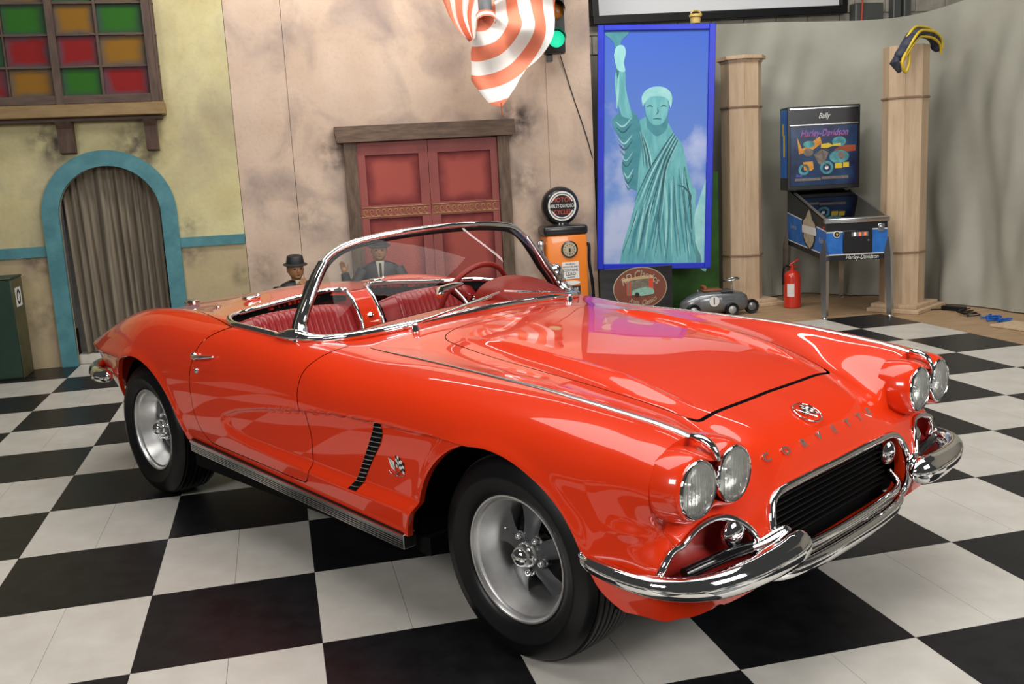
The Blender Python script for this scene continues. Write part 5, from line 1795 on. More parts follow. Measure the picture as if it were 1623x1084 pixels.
def column(x, y, H, rz, rings, label, capped):
    root = empty('wooden_column', (x, y, 0), rz, label=label, cat='column', group='octagonal wooden columns')
    r = .205
    for k in range(8):                                 # eight boards
        a0, a1 = PI / 4 * (k - .5), PI / 4 * (k + .5)
        g_ = .004
        p = [(r * math.cos(a0 + g_), r * math.sin(a0 + g_)), (r * math.cos(a1 - g_), r * math.sin(a1 - g_)), ((r - .02) * math.cos(a1), (r - .02) * math.sin(a1)), ((r - .02) * math.cos(a0), (r - .02) * math.sin(a0))]
        local(root, 'column_board', MB().prism(p, .07, H - (.06 if capped else .0), 'z'), M['pale_wood'], smooth=None)
    octa = lambda q: [(q * math.cos(PI / 4 * (k - .5)), q * math.sin(PI / 4 * (k - .5))) for k in range(8)]
    for z in rings:
        local(root, 'column_ring', MB().prism(octa(r + .010), z - .010, z + .010, 'z').prism(octa(r + .014), z - .004, z + .004, 'z'), M['wood_edge'], smooth=None)
    if capped:
        q = octa(r)
        local(root, 'column_cap', MB().prism(octa(r + .012), H - .06, H - .035, 'z').prism(octa(r + .045), H - .035, H, 'z'), M['pale_wood'], smooth=None)
    local(root, 'column_plinth', MB().rbox((0, -.05, .018), (.66, .50, .036), .004, 1), M['pale_wood'], smooth=None)
    local(root, 'column_plinth', MB().rbox((0, -.03, .053), (.52, .44, .034), .004, 1), M['pale_wood'], smooth=None)
    return root


column(5.93, 4.93, 2.53, .10, (2.03, .53), 'pale octagonal wooden column with flat cap beside the painting', True)
column(7.07, 3.85, 2.47, .55, (2.0, .56), 'pale octagonal wooden column with cloth wreath on top', False)
M['navy'] = plain('navy_cloth', (0.012, 0.014, 0.04), 0.7, col2=(0.06, 0.065, 0.08), scale=14, bump=0.2)
M['yellow_band'] = plain('yellow_band', (0.62, 0.44, 0.02), 0.5)
vest = empty('cloth_wreath', (7.04, 3.80, 2.492), .3, label='navy cloth wreath with yellow piping draped over wooden column', cat='wreath')
vp = chain([(-.38, -.16, -.20), (-.34, -.21, -.10), (-.27, -.23, .0), (-.16, -.20, .055), (-.02, -.16, .07), (.13, -.14, .06), (.25, -.12, .01), (.30, -.10, -.08)], 7)
local(vest, 'wreath_cloth', MB().tube(vp, np.interp(np.linspace(0, 1, len(vp)), [0, .08, .5, .95, 1], [.02, .060, .055, .055, .02]), 12, aspect=.8), M['navy'], smooth=60)
for off_ in ((0, -.058, .015), (.0, .0, .055), (0, -.045, -.038)):
    local(vest, 'yellow_piping', MB().tube(vp[1:-1] + np.array(off_), .012, 8), M['yellow_band'], smooth=60)
local(vest, 'wreath_tail', MB().tube([(-.36, -.18, -.14), (-.42, -.19, -.20), (-.36, -.20, -.28)], [.03, .045, .02], 10), M['navy'], smooth=60)
local(vest, 'yellow_piping', MB().tube(chain([(-.28, -.25, .0), (-.34, -.255, -.10), (-.40, -.255, -.20), (-.35, -.25, -.29), (-.30, -.25, -.21), (-.31, -.255, -.09)], 5), .013, 8), M['yellow_band'], smooth=60)

# ---------------------------------------------------------------- pinball machine
pb = empty('pinball_machine', (6.405, 3.60, 0), math.atan2(-.245, .97), label='blue and black pinball machine with motorcycle backglass on chrome legs', cat='pinball machine')
M['pin_blue'] = plain('pin_blue', (0.010, 0.11, 0.42), 0.35, col2=(0.02, 0.17, 0.55), scale=12)
M['pin_black'] = plain('pin_black', (0.010, 0.010, 0.012), 0.3)
cab = local(pb, 'cabinet', MB().prism([(0, .540), (1.28, .60), (1.28, 1.17), (0, .895)], -.283, .283, 'x'), M['pin_black'], smooth=None)
# painted side and front fields
for sx in (-1, 1):
    xo = sx * .2835
    local(pb, 'side_art', MB().prism([(.004, .60), (1.27, .655), (1.27, .93), (.004, .815)], xo - .001, xo + .001, 'x'), M['pin_blue'], cab, smooth=None)
    local(pb, 'side_stripe', MB().prism([(.004, .592), (1.27, .647), (1.27, .657), (.004, .602)], xo - .0016, xo + .0016, 'x').prism([(.004, .812), (1.27, .928), (1.27, .938), (.004, .822)], xo - .0016, xo + .0016, 'x'), M['enamel_white'], cab, smooth=None)
    sh = [(.52 + (a - .54) * 2.0, .80 + (b - .81) * .98) for a, b in [(.52, .60), (.60, .66), (.64, .72), (.635, .80), (.66, .83), (.655, .90), (.60, .945), (.57, 1.00), (.54, 1.04), (.51, 1.0), (.48, .93), (.425, .885), (.42, .815), (.445, .79), (.44, .71), (.47, .65)]]
    local(pb, 'side_shield', MB().prism(sh, xo - .003, xo + .003, 'x'), M['ink'], cab, smooth=None)
    cx_, cz_ = .52, .79
    local(pb, 'side_shield', MB().prism([(cx_ + (a - cx_) * .84, cz_ + (b - cz_) * .88) for a, b in sh], xo - .004, xo + .004, 'x'), M['dial'], cab, smooth=None)
    local(pb, 'side_shield', MB().prism([(.30, .755), (.74, .765), (.74, .84), (.30, .83)], xo - .005, xo + .005, 'x'), M['enamel_white'], cab, smooth=None)
    for (ty, tz, t_) in ((1.05, .80, 'Live to'), (.14, .72, 'Ride')):
        V_, F_ = text_shape(t_, .075, .0005, .1)
        local(pb, 'side_lettering', MB().add([(xo + sx * .002, -sx * -1 * x * -1 + ty if sx > 0 else ty - x, z + tz + (.04 * x if sx > 0 else -.04 * x)) for x, y, z in V_], F_), M['enamel_white'], cab, smooth=None)
    local(pb, 'flipper_button', MB().lathe([(.014, 0), (.014, .008), (.008, .011)], 12, Matrix.Translation((xo, .06, .80 + .045)) @ Matrix.Rotation(sx * PI / 2, 4, 'Y')), M['red_print'], cab)
local(pb, 'front_art', MB().bbox(-.282, -.125, -.002, .0, .60, .80), M['pin_blue'], cab, smooth=None)
local(pb, 'front_art', MB().bbox(.145, .282, -.002, .0, .60, .82), M['pin_blue'], cab, smooth=None)
local(pb, 'front_stripe', MB().bbox(-.282, .282, -.0025, .0, .590, .600).bbox(-.282, -.125, -.0026, 0, .80, .81).bbox(.145, .282, -.0026, 0, .815, .825), M['enamel_white'], cab, smooth=None)
local(pb, 'front_lettering', at_text('Harley-Davidson', .056, (.05, -.003, .566), shear=.3, sx=.80), M['enamel_white'], cab, smooth=None)
cd = local(pb, 'coin_door', MB().rbox((.0, -.008, .715), (.26, .016, .205), .006, 1), M['pin_black'], cab)
M['lamp_red'] = plain('lamp_red', (0.5, 0.05, 0.02), 0.4, emit=(1.0, 0.12, 0.03), estr=1.6)
M['lamp_warm'] = plain('lamp_warm', (0.6, 0.5, 0.4), 0.4, emit=(1.0, 0.75, 0.6), estr=2.5)
local(pb, 'coin_plate', MB().bbox(-.055, .10, -.02, -.015, .76, .80), M['steel'], cd, smooth=None)
for k, mm in enumerate(('lamp_warm', 'lamp_red', 'lamp_red')):
    local(pb, 'coin_slot', MB().rbox((-.024 + k * .047, -.022, .78), (.018, .006, .030), .002, 1), M[mm], cd, smooth=None)
local(pb, 'coin_lock', MB().lathe([(.008, 0), (.008, .012)], 10, Matrix.Translation((.10, -.016, .72)) @ RXm), M['steel'], cd)
local(pb, 'start_button', MB().lathe([(.032, 0), (.032, .006)], 20, Matrix.Translation((-.185, -.001, .785)) @ RXm), M['enamel_white'], cab)
local(pb, 'start_button', MB().lathe([(.025, 0), (.025, .009)], 20, Matrix.Translation((-.185, -.001, .785)) @ RXm), M['pin_black'], cab)
local(pb, 'start_button', MB().lathe([(.010, 0), (.010, .012)], 14, Matrix.Translation((-.185, -.001, .785)) @ RXm), M['yellow_band'], cab)
local(pb, 'plunger_plate', MB().rbox((.225, -.004, .83), (.06, .01, .075), .004, 1).lathe([(.012, 0), (.014, .02), (.008, .03)], 12, Matrix.Translation((.225, -.008, .832)) @ RXm), M['steel'], cab)
local(pb, 'lock_bar', MB().rbox((0, .012, .912), (.60, .06, .045), .008, 2, rot=(.17, 0, 0)), M['steel'], cab)
for sx in (-1, 1):
    local(pb, 'side_rail', MB().tube([(sx * .278, .02, .924), (sx * .278, 1.02, 1.143)], .014, 8), M['steel'], cab)
M['playfield'] = plain('playfield', (0.07, 0.10, 0.095), 0.35, col2=(0.26, 0.21, 0.12), scale=7)
local(pb, 'playfield', MB().prism([(.03, .909), (1.0, 1.122), (1.0, 1.124), (.03, .911)], -.262, .262, 'x'), M['playfield'], cab, smooth=None)
local(pb, 'playfield_glass', MB().prism([(.03, .934), (1.0, 1.147), (1.0, 1.150), (.03, .937)], -.272, .272, 'x'), glass_mat('play_glass', (.82, .86, .84), .03, 1.3), cab, smooth=None)
for k in range(9):
    local(pb, 'bumper_post', MB().lathe([(.024, 0), (.024, .010), (.012, .016)], 10, Matrix.Translation((-.2 + .05 * k, .45 + .11 * ((k * 5) % 4), .997 + .024 * ((k * 5) % 4)))), M[('yellow_band', 'red_print', 'enamel_white')[k % 3]], cab)
for sx, y0 in ((-1, .01), (1, .01), (-1, 1.24), (1, 1.24)):
    x0 = sx * .292
    fw = -1 if y0 < .5 else 1
    local(pb, 'leg', MB().prism([(x0 - sx * .045, y0), (x0 + sx * .006, y0), (x0 + sx * .006, y0 - fw * -.045)], .03, .76, 'z') if False else
          MB().tube([(x0, y0 + fw * .004, .74), (x0 + sx * .004, y0 + fw * .012, .60), (x0 + sx * .012, y0 + fw * .055, .03)], [.016, .044, .034], 4).lathe([(.026, 0), (.026, .008), (.010, .03)], 14, Matrix.Translation((x0 + sx * .012, y0 + fw * .055, 0))), M['steel'], smooth=30)
bb = local(pb, 'backbox', MB().rbox((0, 1.12, 1.585), (.735, .26, .83), .006, 1), M['pin_black'], smooth=None)
for sx in (-1, 1):
    local(pb, 'backbox_side_art', MB().bbox(sx * .3665, sx * .3685, 1.0, 1.24, 1.30, 1.98), M['pin_blue'], bb, smooth=None)
    local(pb, 'backbox_side_art', MB().box((sx * .3688, 1.10, 1.62), (.001, .06, .22)).box((sx * .3688, 1.14, 1.78), (.001, .05, .12)), M['yellow_band'], bb, smooth=None)
yb_ = .989
M['bg_navy'] = plain('bg_navy', (0.006, 0.010, 0.045), 0.25, col2=(0.012, 0.05, 0.13), scale=4)
M['bg_teal'] = plain('bg_teal', (0.02, 0.16, 0.20), 0.4, col2=(0.10, 0.34, 0.36), scale=16)
M['bg_orange'] = plain('bg_orange', (0.50, 0.17, 0.01), 0.4, col2=(0.62, 0.33, 0.03), scale=22)
M['bg_rust'] = plain('bg_rust', (0.28, 0.05, 0.012), 0.4, var=0.2)
M['bg_violet'] = plain('bg_violet', (0.12, 0.13, 0.55), 0.4, var=0.2)
M['bg_grey'] = plain('bg_grey', (0.16, 0.13, 0.11), 0.5, var=0.3, scale=30)
bg = local(pb, 'backglass', MB().bbox(-.335, .335, yb_ - .006, yb_ + .005, 1.215, 1.80), M['bg_navy'], bb, smooth=None)
local(pb, 'speaker_trim', MB().bbox(-.345, .345, yb_ - .012, yb_, 1.812, 1.822).bbox(-.345, .345, yb_ - .012, yb_, 1.972, 1.984), M['steel'], bb, smooth=None)
local(pb, 'maker_script', at_text('Bally', .075, (.0, yb_ - .004, 1.90), shear=.35, sx=.8), M['enamel_white'], bb, smooth=None)
yg = yb_ - .007
local(pb, 'backglass_title', at_text('Harley-Davidson', .095, (.0, yg - .002, 1.728), shear=.3, sx=.74), M['red_print'], bg, smooth=None)
local(pb, 'backglass_title', at_text('Harley-Davidson', .095, (.004, yg - .004, 1.735), shear=.3, sx=.74), M['bg_violet'], bg, smooth=None)


def art(mb, mat):
    local(pb, 'backglass_art', mb, M[mat], bg, smooth=None)


art(MB().prism([(-.27, 1.70), (-.22, 1.58), (-.10, 1.66), (-.04, 1.70), (-.02, 1.63), (-.12, 1.56), (-.25, 1.53)], yg - .001, yg), 'bg_orange')
art(MB().prism([(.10, 1.56), (.18, 1.60), (.32, 1.60), (.32, 1.54), (.16, 1.53)], yg - .001, yg), 'bg_rust')
art(disc(-.15, yg, 1.625, .058, 24, .034, .002), 'bg_teal'); art(disc(-.155, yg, 1.545, .05, 24, .04, .002), 'bg_grey')
art(disc(.155, yg, 1.64, .07, 24, .05, .002), 'bg_teal'); art(disc(.155, yg, 1.49, .10, 28, .065, .002), 'bg_teal')
art(MB().prism([(.13, 1.51), (.155, 1.54), (.20, 1.535), (.22, 1.48), (.17, 1.46)], yg - .003, yg), 'bg_grey')
art(ringp(.03, yg - .002, 1.385, .042, .066, 28, th=.002), 'bg_teal'); art(ringp(-.20, yg - .002, 1.375, .03, .055, 28, th=.002), 'bg_teal')
art(disc(.03, yg - .003, 1.385, .018, 16, None, .002), 'enamel_white')
art(MB().prism([(-.21, 1.45), (-.11, 1.455), (-.10, 1.38), (-.13, 1.36), (-.20, 1.37)], yg - .004, yg), 'bg_orange')
art(MB().prism([(-.03, 1.62), (.05, 1.63), (.10, 1.60), (.03, 1.58), (-.03, 1.585)], yg - .003, yg), 'yellow_band')
art(MB().prism([(.09, 1.615), (.17, 1.625), (.17, 1.60), (.09, 1.595)], yg - .003, yg), 'yellow_band')
art(MB().prism([(-.10, 1.52), (-.02, 1.57), (.05, 1.54), (.02, 1.46), (-.02, 1.40), (-.06, 1.44)], yg - .002, yg), 'bg_grey')
art(MB().tube([(-.02, yg - .002, 1.56), (.0, yg - .002, 1.47), (.03, yg - .002, 1.39)], .006, 6).tube([(.0, yg - .002, 1.57), (.05, yg - .002, 1.55)], .006, 6), 'steel')
art(MB().bbox(.115, .185, yg - .003, yg, 1.375, 1.425).bbox(.195, .255, yg - .003, yg, 1.38, 1.43), 'yellow_band')
art(MB().bbox(-.29, -.03, yg - .003, yg, 1.262, 1.288).bbox(-.02, .25, yg - .003, yg, 1.272, 1.298), 'bg_grey')
art(at_text('Bally', .035, (-.25, yg - .002, 1.315), shear=.3), 'bg_violet')

# ---------------------------------------------------------------- extinguisher
fx = empty('fire_extinguisher', (6.24, 4.46, 0), label='red fire extinguisher standing on the floor by the drape', cat='extinguisher')
M['ext_red'] = plain('ext_red', (0.55, 0.028, 0.012), 0.3, coat=0.4)
local(fx, 'cylinder', MB().lathe([(.075, 0), (.085, .008), (.085, .315), (.078, .345), (.05, .37), (.026, .38), (.026, .395)], 30), M['ext_red'], smooth=50)
local(fx, 'valve', MB().lathe([(.022, .395), (.022, .43), (.012, .437)], 14), M['ext_red'])
local(fx, 'carry_handle', MB().rbox((.01, 0, .425), (.10, .022, .014), .004, 1, rot=(0, .12, 0)).rbox((.025, 0, .465), (.11, .022, .012), .004, 1, rot=(0, -.45, 0)), M['ext_red'])
local(fx, 'hose', MB().tube(chain([(-.02, 0, .42), (-.075, 0, .43), (-.095, .01, .38), (-.098, .01, .24)], 6), .010, 8), M['rubber'], smooth=60)
m_ = MB()
for k in range(9):
    a0, a1 = math.radians(205 + k * 5.5), math.radians(205 + (k + 1) * 5.5)
    m_.add([(.0856 * math.cos(a), .0856 * math.sin(a), z) for a in (a0, a1) for z in (.12, .25)], [(0, 1, 3, 2)])
local(fx, 'paper_label', m_, M['enamel_white'], smooth=60)

# ---------------------------------------------------------------- toy racer
ty = empty('toy_racer', (5.36, 4.40, 0), -.13, label='silver-grey ride-on toy racing car with number 1', cat='toy car')
ty.scale = (1.1, 1.1, 1.1)
M['toy_grey'] = plain('toy_grey', (0.17, 0.18, 0.19), 0.28, metal=0.5, coat=0.5)
M['toy_tan'] = plain('toy_tan', (0.22, 0.075, 0.03), 0.5, var=0.15)
st = [(-.33, .012, .09, .12), (-.31, .05, .06, .145), (-.25, .085, .035, .185), (-.16, .105, .03, .222), (-.05, .110, .03, .232), (.08, .110, .03, .228), (.18, .108, .03, .220), (.24, .098, .035, .205), (.275, .075, .05, .18), (.288, .03, .08, .14)]
rings = []
for x, w, z0, z1 in st:
    rings.append([(x, w * math.copysign(abs(math.cos(t)) ** .75, math.cos(t)), (z0 + z1) / 2 + (z1 - z0) / 2 * math.copysign(abs(math.sin(t)) ** .75, math.sin(t))) for t in np.linspace(0, 2 * PI, 25)[:-1]])
Vt, Ft, n = loft(rings)
Ft += [tuple(range(n)), tuple(range((len(st) - 1) * n, len(st) * n))]
tb = local(ty, 'racer_body', MB().add(Vt, Ft), M['toy_grey'], smooth=60)
local(ty, 'racer_seat', MB().rbox((-.04, 0, .236), (.17, .12, .02), .008, 2).rbox((-.105, 0, .255), (.03, .12, .05), .012, 2, rot=(0, -.3, 0)), M['toy_tan'])
local(ty, 'steering_stem', MB().tube([(.165, 0, .20), (.155, 0, .315)], .006, 8), M['steel'])
local(ty, 'steering_ring', MB().tube([(.15 + .066 * math.cos(t), .066 * math.sin(t), .318 + .010 * math.cos(t)) for t in np.linspace(0, 2 * PI, 25)[:-1]], .008, 8, closed=True).box((.15, 0, .318), (.12, .012, .006)), M['steel'], smooth=60)
local(ty, 'number_disc', disc(-.045, -.1115, .145, .046, 28), M['enamel_white'], tb, smooth=None)
local(ty, 'number', at_text('1', .085, (-.047, -.1165, .145)), M['ink'], tb, smooth=None)
local(ty, 'bonnet_strap', MB().bbox(.03, .145, -.1115, -.108, .15, .18).bbox(.03, .145, -.095, .095, .222, .2285), M['steel_bracket'], tb, smooth=None)
local(ty, 'filler_cap', MB().lathe([(.014, .226), (.014, .238), (.006, .244)], 12, Matrix.Translation((-.16, 0, 0))), M['steel'])
local(ty, 'racer_grille', disc(0, 0, 0, .001) if False else MB().ball((.282, 0, .12), (.012, .045, .05), 14, 8), M['pin_black'], tb)
for x, y, r in ((-.24, -.118, .066), (-.24, .118, .066), (.115, -.116, .062), (.115, .116, .062), (.315, -.085, .066), (.315, .085, .066))[:4] + ((.33, -.02, .066),):
    T = Matrix.Translation((x, y, r)) @ Matrix.Rotation(PI / 2, 4, 'X')
    w_ = local(ty, 'racer_wheel', MB().lathe([(r * .72, -.014), (r * .9, -.017), (r, -.010), (r, .010), (r * .9, .017), (r * .72, .014)], 28, T), M['rubber'], smooth=40)
    local(ty, 'wheel_cover', MB().lathe([(r * .74, -.012), (r * .70, .010), (r * .45, .017), (r * .15, .022), (.0005, .022)], 24, T), M['toy_grey'] if x > .3 else plain('wheel_cover', (.38, .39, .40), .35, metal=.4), w_, smooth=50)

# ---------------------------------------------------------------- green cabinet at the far left
bn = empty('green_cabinet', (-1.32, 4.60, 0), label='dark green cabinet with white sticker beside the turquoise arch', cat='cabinet')
M['bin_green'] = plain('bin_green', (0.003, 0.028, 0.014), 0.4, var=0.2)
M['bin_olive'] = plain('bin_olive', (0.075, 0.068, 0.026), 0.55, var=0.2)
bnb = local(bn, 'cabinet_body', MB().rbox((0, 0, .42), (.70, .34, .84), .01, 2), M['bin_olive'])
local(bn, 'cabinet_front', MB().rbox((0, -.176, .42), (.69, .012, .82), .004, 1), M['bin_green'], bnb)
local(bn, 'cabinet_lid', MB().rbox((0, -.01, .848), (.71, .36, .018), .006, 1), M['bin_green'], bnb)
stk = local(bn, 'sticker', MB().bbox(.349, .3515, -.10, .08, .60, .76), M['enamel_white'], bnb, smooth=None)
local(bn, 'sticker_mark', MB().add([(.3525, .06 * math.cos(t) * q - .01, .68 + .065 * math.sin(t) * q) for q in (1.0, .62) for t in np.linspace(0, 2 * PI, 25)[:-1]], [(i, (i + 1) % 24, 24 + (i + 1) % 24, 24 + i) for i in range(24)]), M['ink'], stk, smooth=None, fix=False)

# ---------------------------------------------------------------- traffic signal on the wall
tl = empty('traffic_light', (3.885, 4.62, 2.57), -.25, label='black traffic light with glowing green lamp behind the striped flag', cat='traffic light')
M['signal_black'] = plain('signal_black', (0.010, 0.012, 0.011), 0.45)
hs = local(tl, 'signal_housing', MB().rbox((-.01, .03, .40), (.20, .14, .80), .012, 2), M['signal_black'])
M['sig_green'] = plain('sig_green', (0.02, 0.45, 0.25), 0.3, emit=(0.02, 0.75, 0.40), estr=1.0, bump=.6, bscale=120)
M['sig_amber'] = plain('sig_amber', (0.45, 0.16, 0.01), 0.3)
M['sig_red'] = plain('sig_red', (0.25, 0.01, 0.01), 0.3)
for z, mm in ((.125, 'sig_green'), (.375, 'sig_amber'), (.625, 'sig_red')):
    T = Matrix.Translation((.01, -.04, z)) @ RXm
    local(tl, 'signal_lens', MB().lathe([(.075, 0), (.07, .012), (.045, .022), (.0005, .027)], 26, T, cap=False), M[mm], hs, smooth=60)
    V_, k = [], 19
    for d in (0, .13):
        for q in range(k):
            a = math.radians(-25 + 230 * q / (k - 1))
            V_.append((.01 + .084 * math.cos(a), -.04 - d, z + .084 * math.sin(a)))
    local(tl, 'signal_visor', MB().add(V_, [(q, q + 1, k + q + 1, k + q) for q in range(k - 1)]), M['signal_black'], hs, smooth=60, fix=False)
local(tl, 'signal_bracket', MB().rbox((-.06, .10, -.03), (.06, .10, .06), .006, 1), M['steel_bracket'])
single('hanging_cable', MB().tube(chain([(3.985, 4.83, 2.60), (4.10, 4.842, 2.22), (4.22, 4.842, 1.84), (4.285, 4.842, 1.60)], 6), .0045, 6), M['rubber'], (4.0, 4.84, 1.6), smooth=60,
       label='thin black cable slanting down the pink wall under the traffic light', cat='cable')

# ---------------------------------------------------------------- striped flag draped from its bracket
YF = 4.25
hk = W(764, 18, YF)
fl = empty('striped_flag', (hk[0], YF, hk[1]), label='red and white striped flag bunched up on wall bracket', cat='flag')


def stripe_mat():
    m, nt, b = new_mat('flag_stripes')
    at = N(nt, 'ShaderNodeAttribute'); at.attribute_name = 'stripe'
    fr = N(nt, 'ShaderNodeMath', operation='FRACT'); nt.links.new(at.outputs['Fac'], fr.inputs[0])
    gt = N(nt, 'ShaderNodeMath', operation='GREATER_THAN'); gt.inputs[1].default_value = 0.5; nt.links.new(fr.outputs[0], gt.inputs[0])
    mx = N(nt, 'ShaderNodeMix', data_type='RGBA')
    mx.inputs['A'].default_value = (0.78, 0.76, 0.72, 1); mx.inputs['B'].default_value = (0.72, 0.20, 0.11, 1)
    nt.links.new(gt.outputs[0], mx.inputs['Factor']); nt.links.new(mx.outputs['Result'], b.inputs['Base Color'])
    b.inputs['Roughness'].default_value = 0.7
    return m


M['stripes'] = stripe_mat()


def flag_piece(name, fn, nu, nv):
    V, S = [], []
    for i in range(nu):
        for j in range(nv):
            p, s = fn(i / (nu - 1), j / (nv - 1))
            V.append((p[0] - hk[0], p[1] - YF, p[2] - hk[1])); S.append(s)
    F = [(i * nv + j, (i + 1) * nv + j, (i + 1) * nv + j + 1, i * nv + j + 1) for i in range(nu - 1) for j in range(nv - 1)]
    me = mesh_of(V, F, name, 75, False)
    a = me.attributes.new('stripe', 'FLOAT', 'POINT')
    a.data.foreach_set('value', S)
    return link(name, me, M['stripes'], fl)


EDGE = [(-34, 150), (-22, 136), (-8, 128), (8, 124), (22, 122), (36, 120), (48, 116), (58, 122), (68, 136), (76, 152), (82, 145), (88, 122), (95, 105), (100, 96)]  # angle below horizontal -> reach in px


def main_fold(u, v):
    a = -34 + 134 * u
    R = float(np.interp(a, [e[0] for e in EDGE], [e[1] for e in EDGE]))
    r = 6 + (R - 6) * v
    px = 757 + r * math.cos(math.radians(a)); py = 22 + r * math.sin(math.radians(a))
    px = max(px, 745 + .04 * (py - 60)) if py > 25 else px
    x, z = W(px, py, YF)
    d = .05 * math.sin(u * 17 + 1.2) * (.25 + .75 * v) + .035 * math.sin(u * 9 - 3 * v) * v + .03 * math.sin(v * 9 + u * 6)
    # stripes run as arcs about the hook, widening downwards
    k = r / (1 + .14 * max(0, math.sin(math.radians(a)))) / 39.5 + .335
    return (x, YF - .06 - d + .05 * v, z), k


flag_piece('flag_cloth', main_fold, 150, 60)


def side_fold(u, v):
    L = [(688, -30), (700, 5), (712, 34), (728, 55), (744, 66)]
    R_ = [(770, -30), (764, 0), (756, 18), (752, 36), (750, 62)]
    P0 = chain([(a, b, 0) for a, b in L], 8); P1 = chain([(a, b, 0) for a, b in R_], 8)
    i = v * (len(P0) - 1); a_ = min(int(i), len(P0) - 2); t = i - a_
    p = (P0[a_] * (1 - t) + P0[a_ + 1] * t) * (1 - u) + (P1[a_] * (1 - t) + P1[a_ + 1] * t) * u
    x, z = W(p[0], p[1], YF)
    return (x, YF - .03 - .045 * math.sin(u * 13 + 2 * v) - .03 * math.sin(u * 5 + 4 * v), z), u * 3.0 + .45 + v * .25


flag_piece('flag_cloth', side_fold, 70, 40)


def roll(u, v):
    a = -PI * .15 + PI * 1.3 * u
    px = 765 + 15 * math.cos(a) + (v - .5) * 2; py = 28 - 8 * math.sin(a) * (1) + v * 10
    x, z = W(px, py, YF)
    return (x, YF - .12 - .05 * math.sin(PI * u), z), .7 + v * 1.1


flag_piece('flag_cloth', roll, 24, 12)
hx, hz = 0.0, 0.0
local(fl, 'flag_bracket', MB().rbox((.005, -.10, .04), (.11, .07, .20), .012, 2), M['steel_bracket'])
local(fl, 'bracket_arm', MB().tube([(.0, -.06, .02), (.02, .28, .30), (.02, .62, .45)], .020, 10), M['steel_bracket'])
tx, tz = W(793, 165, YF)
local(fl, 'flag_cord', MB().tube([(tx - hk[0], -.03, tz - hk[1] + .01), (tx - hk[0] + .004, -.02, tz - hk[1] - .10)], .006, 6), M['stripes'] if False else plain('cord_red', (.45, .10, .06), .7), smooth=60)

# ---------------------------------------------------------------- two seated display figures in dark suits (generic)
M['suit'] = plain('suit_black', (0.012, 0.012, 0.014), 0.55, var=0.2)
M['skin'] = plain('painted_skin', (0.36, 0.17, 0.075), 0.5, var=0.12, scale=18)
M['shirt'] = plain('shirt_white', (0.50, 0.46, 0.38), 0.6)


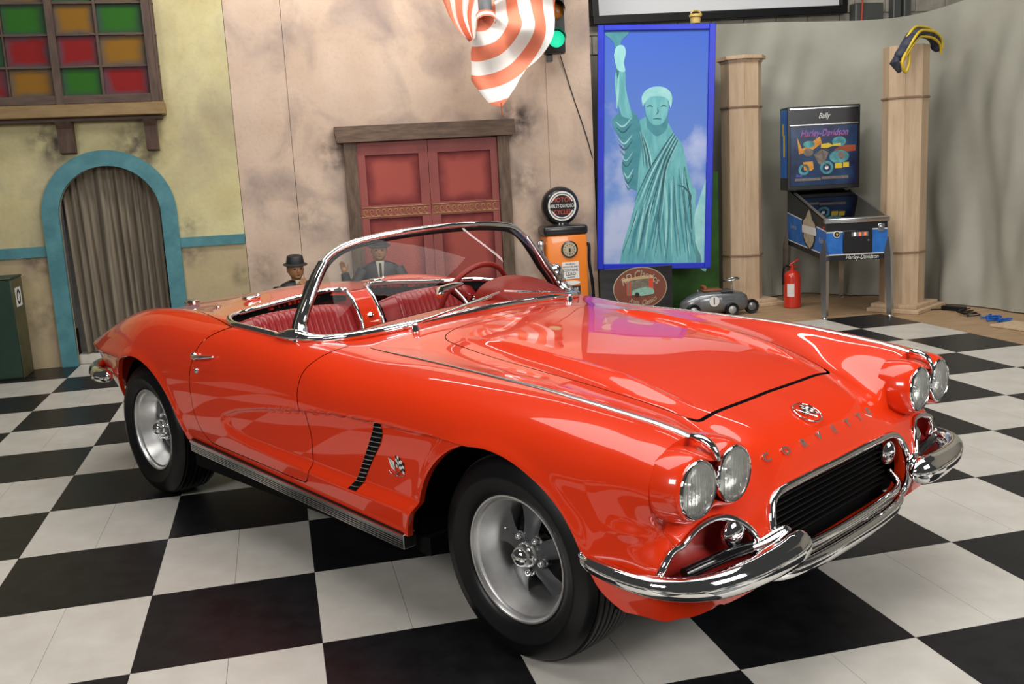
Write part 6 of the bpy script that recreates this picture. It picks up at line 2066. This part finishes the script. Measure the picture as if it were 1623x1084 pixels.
def figure(x, y, zs, rz, lean, arms, label, crate_h):
    r = empty('seated_figure', (x, y, 0), rz, label=label, cat='statue', group='suited display figures behind the car')
    local(r, 'stool', MB().rbox((0, .05, crate_h / 2), (.34, .28, crate_h), .01, 1), M['pin_black'])
    s = lambda dz: zs + dz                                           # zs = shoulder height
    tor = [(crate_h, .15, .10, 0), (crate_h + .06, .155, .11, 0), (s(-.18), .145, .10, .3), (s(-.08), .17, .10, .7), (s(-.02), .175, .085, .9), (s(.02), .13, .07, 1), (s(.045), .06, .055, 1)]
    rings = []
    for z, w, d, f in tor:
        rings.append([(w * math.cos(t) + lean * f, d * math.sin(t), z) for t in np.linspace(0, 2 * PI, 21)[:-1]])
    Vt, Ft, n = loft(rings)
    Ft += [tuple(range(n)), tuple(range((len(tor) - 1) * n, len(tor) * n))]
    mb = MB().add(Vt, Ft)
    for sx in (-1, 1):
        mb.tube(chain([(sx * .08, -.04, crate_h + .06), (sx * .10, -.24, crate_h + .07), (sx * .10, -.30, crate_h - .02), (sx * .10, -.28, .05)], 5), [.075] * 6 + [.065] * 5 + [.05] * 5, 12)
        mb.rbox((sx * .10, -.32, .03), (.08, .17, .06), .02, 2)
    for ap in arms:
        P = chain([np.array(q) + np.array([lean, 0, 0]) for q in ap], 5)
        mb.tube(P, np.interp(np.linspace(0, 1, len(P)), [0, .3, 1], [.062, .056, .036]), 12)
    local(r, 'suit', mb, M['suit'], smooth=60)
    hz = s(.135)
    hd = local(r, 'head', MB().lathe([(.035, -.13), (.04, -.085), (.046, -.07)], 14, Matrix.Translation((lean, -.005, hz))).ball((lean, -.015, hz), (.066, .078, .090), 18, 12).ball((lean, -.092, hz - .008), (.012, .016, .020), 8, 6)
          .ball((lean, -.062, hz - .055), (.030, .022, .022), 10, 7).ball((lean - .067, 0, hz), (.010, .018, .024), 8, 6).ball((lean + .067, 0, hz), (.010, .018, .024), 8, 6), M['skin'], smooth=60)
    local(r, 'eyes', MB().ball((lean - .026, -.082, hz + .010), (.012, .008, .007), 8, 6).ball((lean + .026, -.082, hz + .010), (.012, .008, .007), 8, 6).box((lean, -.086, hz - .046), (.030, .006, .004)), M['ink'], hd)
    local(r, 'hair', MB().ball((lean, .018, hz + .012), (.070, .074, .082), 16, 10), M['ink'], hd)
    local(r, 'hat', MB().lathe([(.060, .0), (.104, -.008), (.106, -.003), (.078, .010), (.076, .028), (.068, .068), (.054, .076), (.0005, .060)], 28, Matrix.Translation((lean, -.01, hz + .052)) @ Matrix.Rotation(.12, 4, 'X')), M['suit'], smooth=50)
    local(r, 'shirt', MB().prism([(lean - .036, s(.05)), (lean + .036, s(.05)), (lean + .012, s(-.19)), (lean - .012, s(-.19))], -.116, -.085), M['shirt'], smooth=None)
    local(r, 'tie', MB().prism([(lean - .010, s(.035)), (lean + .010, s(.035)), (lean + .014, s(-.13)), (lean, s(-.16)), (lean - .014, s(-.13))], -.122, -.114), M['ink'], smooth=None)
    for ap in arms:
        e = np.array(ap[-1]) + np.array([lean, 0, 0]); d = e - (np.array(ap[-2]) + np.array([lean, 0, 0])); d = d / np.linalg.norm(d)
        sd = np.cross(d, (0, 1.0, 0.2)); sd /= np.linalg.norm(sd)
        hm = MB().ball(e + d * .035, (.026, .026, .030), 10, 8)
        for k, (o_, l_) in enumerate(((-.018, .07), (-.006, .08), (.006, .078), (.018, .066))):
            b0 = e + d * .045 + sd * o_
            hm.tube([b0, b0 + d * l_ * .5 + np.array([0, -.006, 0]), b0 + d * l_ + np.array([0, -.016, -.006])], [.0085, .008, .006], 7)
        hm.tube([e + d * .02 - sd * .02, e + d * .05 - sd * .042, e + d * .075 - sd * .045], [.009, .008, .006], 7)
        local(r, 'hand', hm, M['skin'], smooth=60)
    return r


figure(1.335, 4.35, .625, .25, .0, [[(-.15, 0, .60), (-.20, -.10, .44), (-.08, -.22, .50), (-.02, -.17, .60)], [(.15, 0, .60), (.24, -.04, .52), (.14, -.20, .52), (.05, -.19, .585)]],
       'dark suited display figure leaning its chin on its hands', .30)
figure(2.085, 4.40, .735, -.1, .0, [[(-.15, 0, .70), (-.24, -.05, .58), (-.30, -.12, .62), (-.315, -.14, .70)], [(.15, 0, .70), (.22, -.06, .55), (.16, -.18, .46)]],
       'dark suited display figure with raised hand before the red door', .40)
single('black_case', MB().rbox((3.05, 4.55, .24), (.62, .34, .48), .015, 2), M['pin_black'], (3.05, 4.55, 0), smooth=40, label='black case standing at the foot of the red door', cat='case')

# ---------------------------------------------------------------- cables at the hem of the drape
single('power_strip', MB().rbox((7.36, 3.46, .022), (.06, .22, .044), .008, 2, rot=(0, 0, .5)), M['rubber'], (7.36, 3.46, 0), smooth=40, label='black power strip on plywood at the hem of the drape', cat='power strip')
m_ = MB()
P = [(7.36, 3.36, .008)]
for k in range(46):
    t = k / 45
    P.append((7.30 + .07 * math.sin(k * .55) - .02 * t, 3.28 - .20 * t + .05 * math.cos(k * .55), .010 + .05 * abs(math.sin(k * .275)) * (1 - t)))
single('coiled_cable', m_.tube(chain(P, 2), .005, 6), M['rubber'], (7.3, 3.0, 0), smooth=60, label='tangled black cable loops lying beside the blue rope', cat='cable')
M['blue_rope'] = plain('blue_rope', (0.008, 0.10, 0.42), 0.5)
m_ = MB()
for q in range(5):
    m_.tube(chain([(7.24 + .02 * q + .05 * math.sin(k * 1.3 + q), 2.94 - .030 * k + .02 * math.cos(k + q), .014 + .012 * (q % 3)) for k in range(9)], 4), .009, 6)
single('blue_rope', m_, M['blue_rope'], (7.25, 2.85, 0), smooth=60, label='bundle of bright blue rope on the plywood floor', cat='rope')
single('extension_cable', MB().tube(chain([(6.9, 3.72, .008), (7.1, 3.62, .008), (7.34, 3.52, .010)], 8), .006, 6), M['rubber'], (7.1, 3.6, 0), smooth=60, label='black cable running from power strip toward the wooden column', cat='cable')
single('plywood_offcut', MB().rbox((7.22, 2.42, .012), (.30, .42, .020), .003, 1, rot=(0, 0, .2)), M['pale_wood'], (7.22, 2.42, 0), label='pale plywood offcut lying beside the blue rope', cat='board')
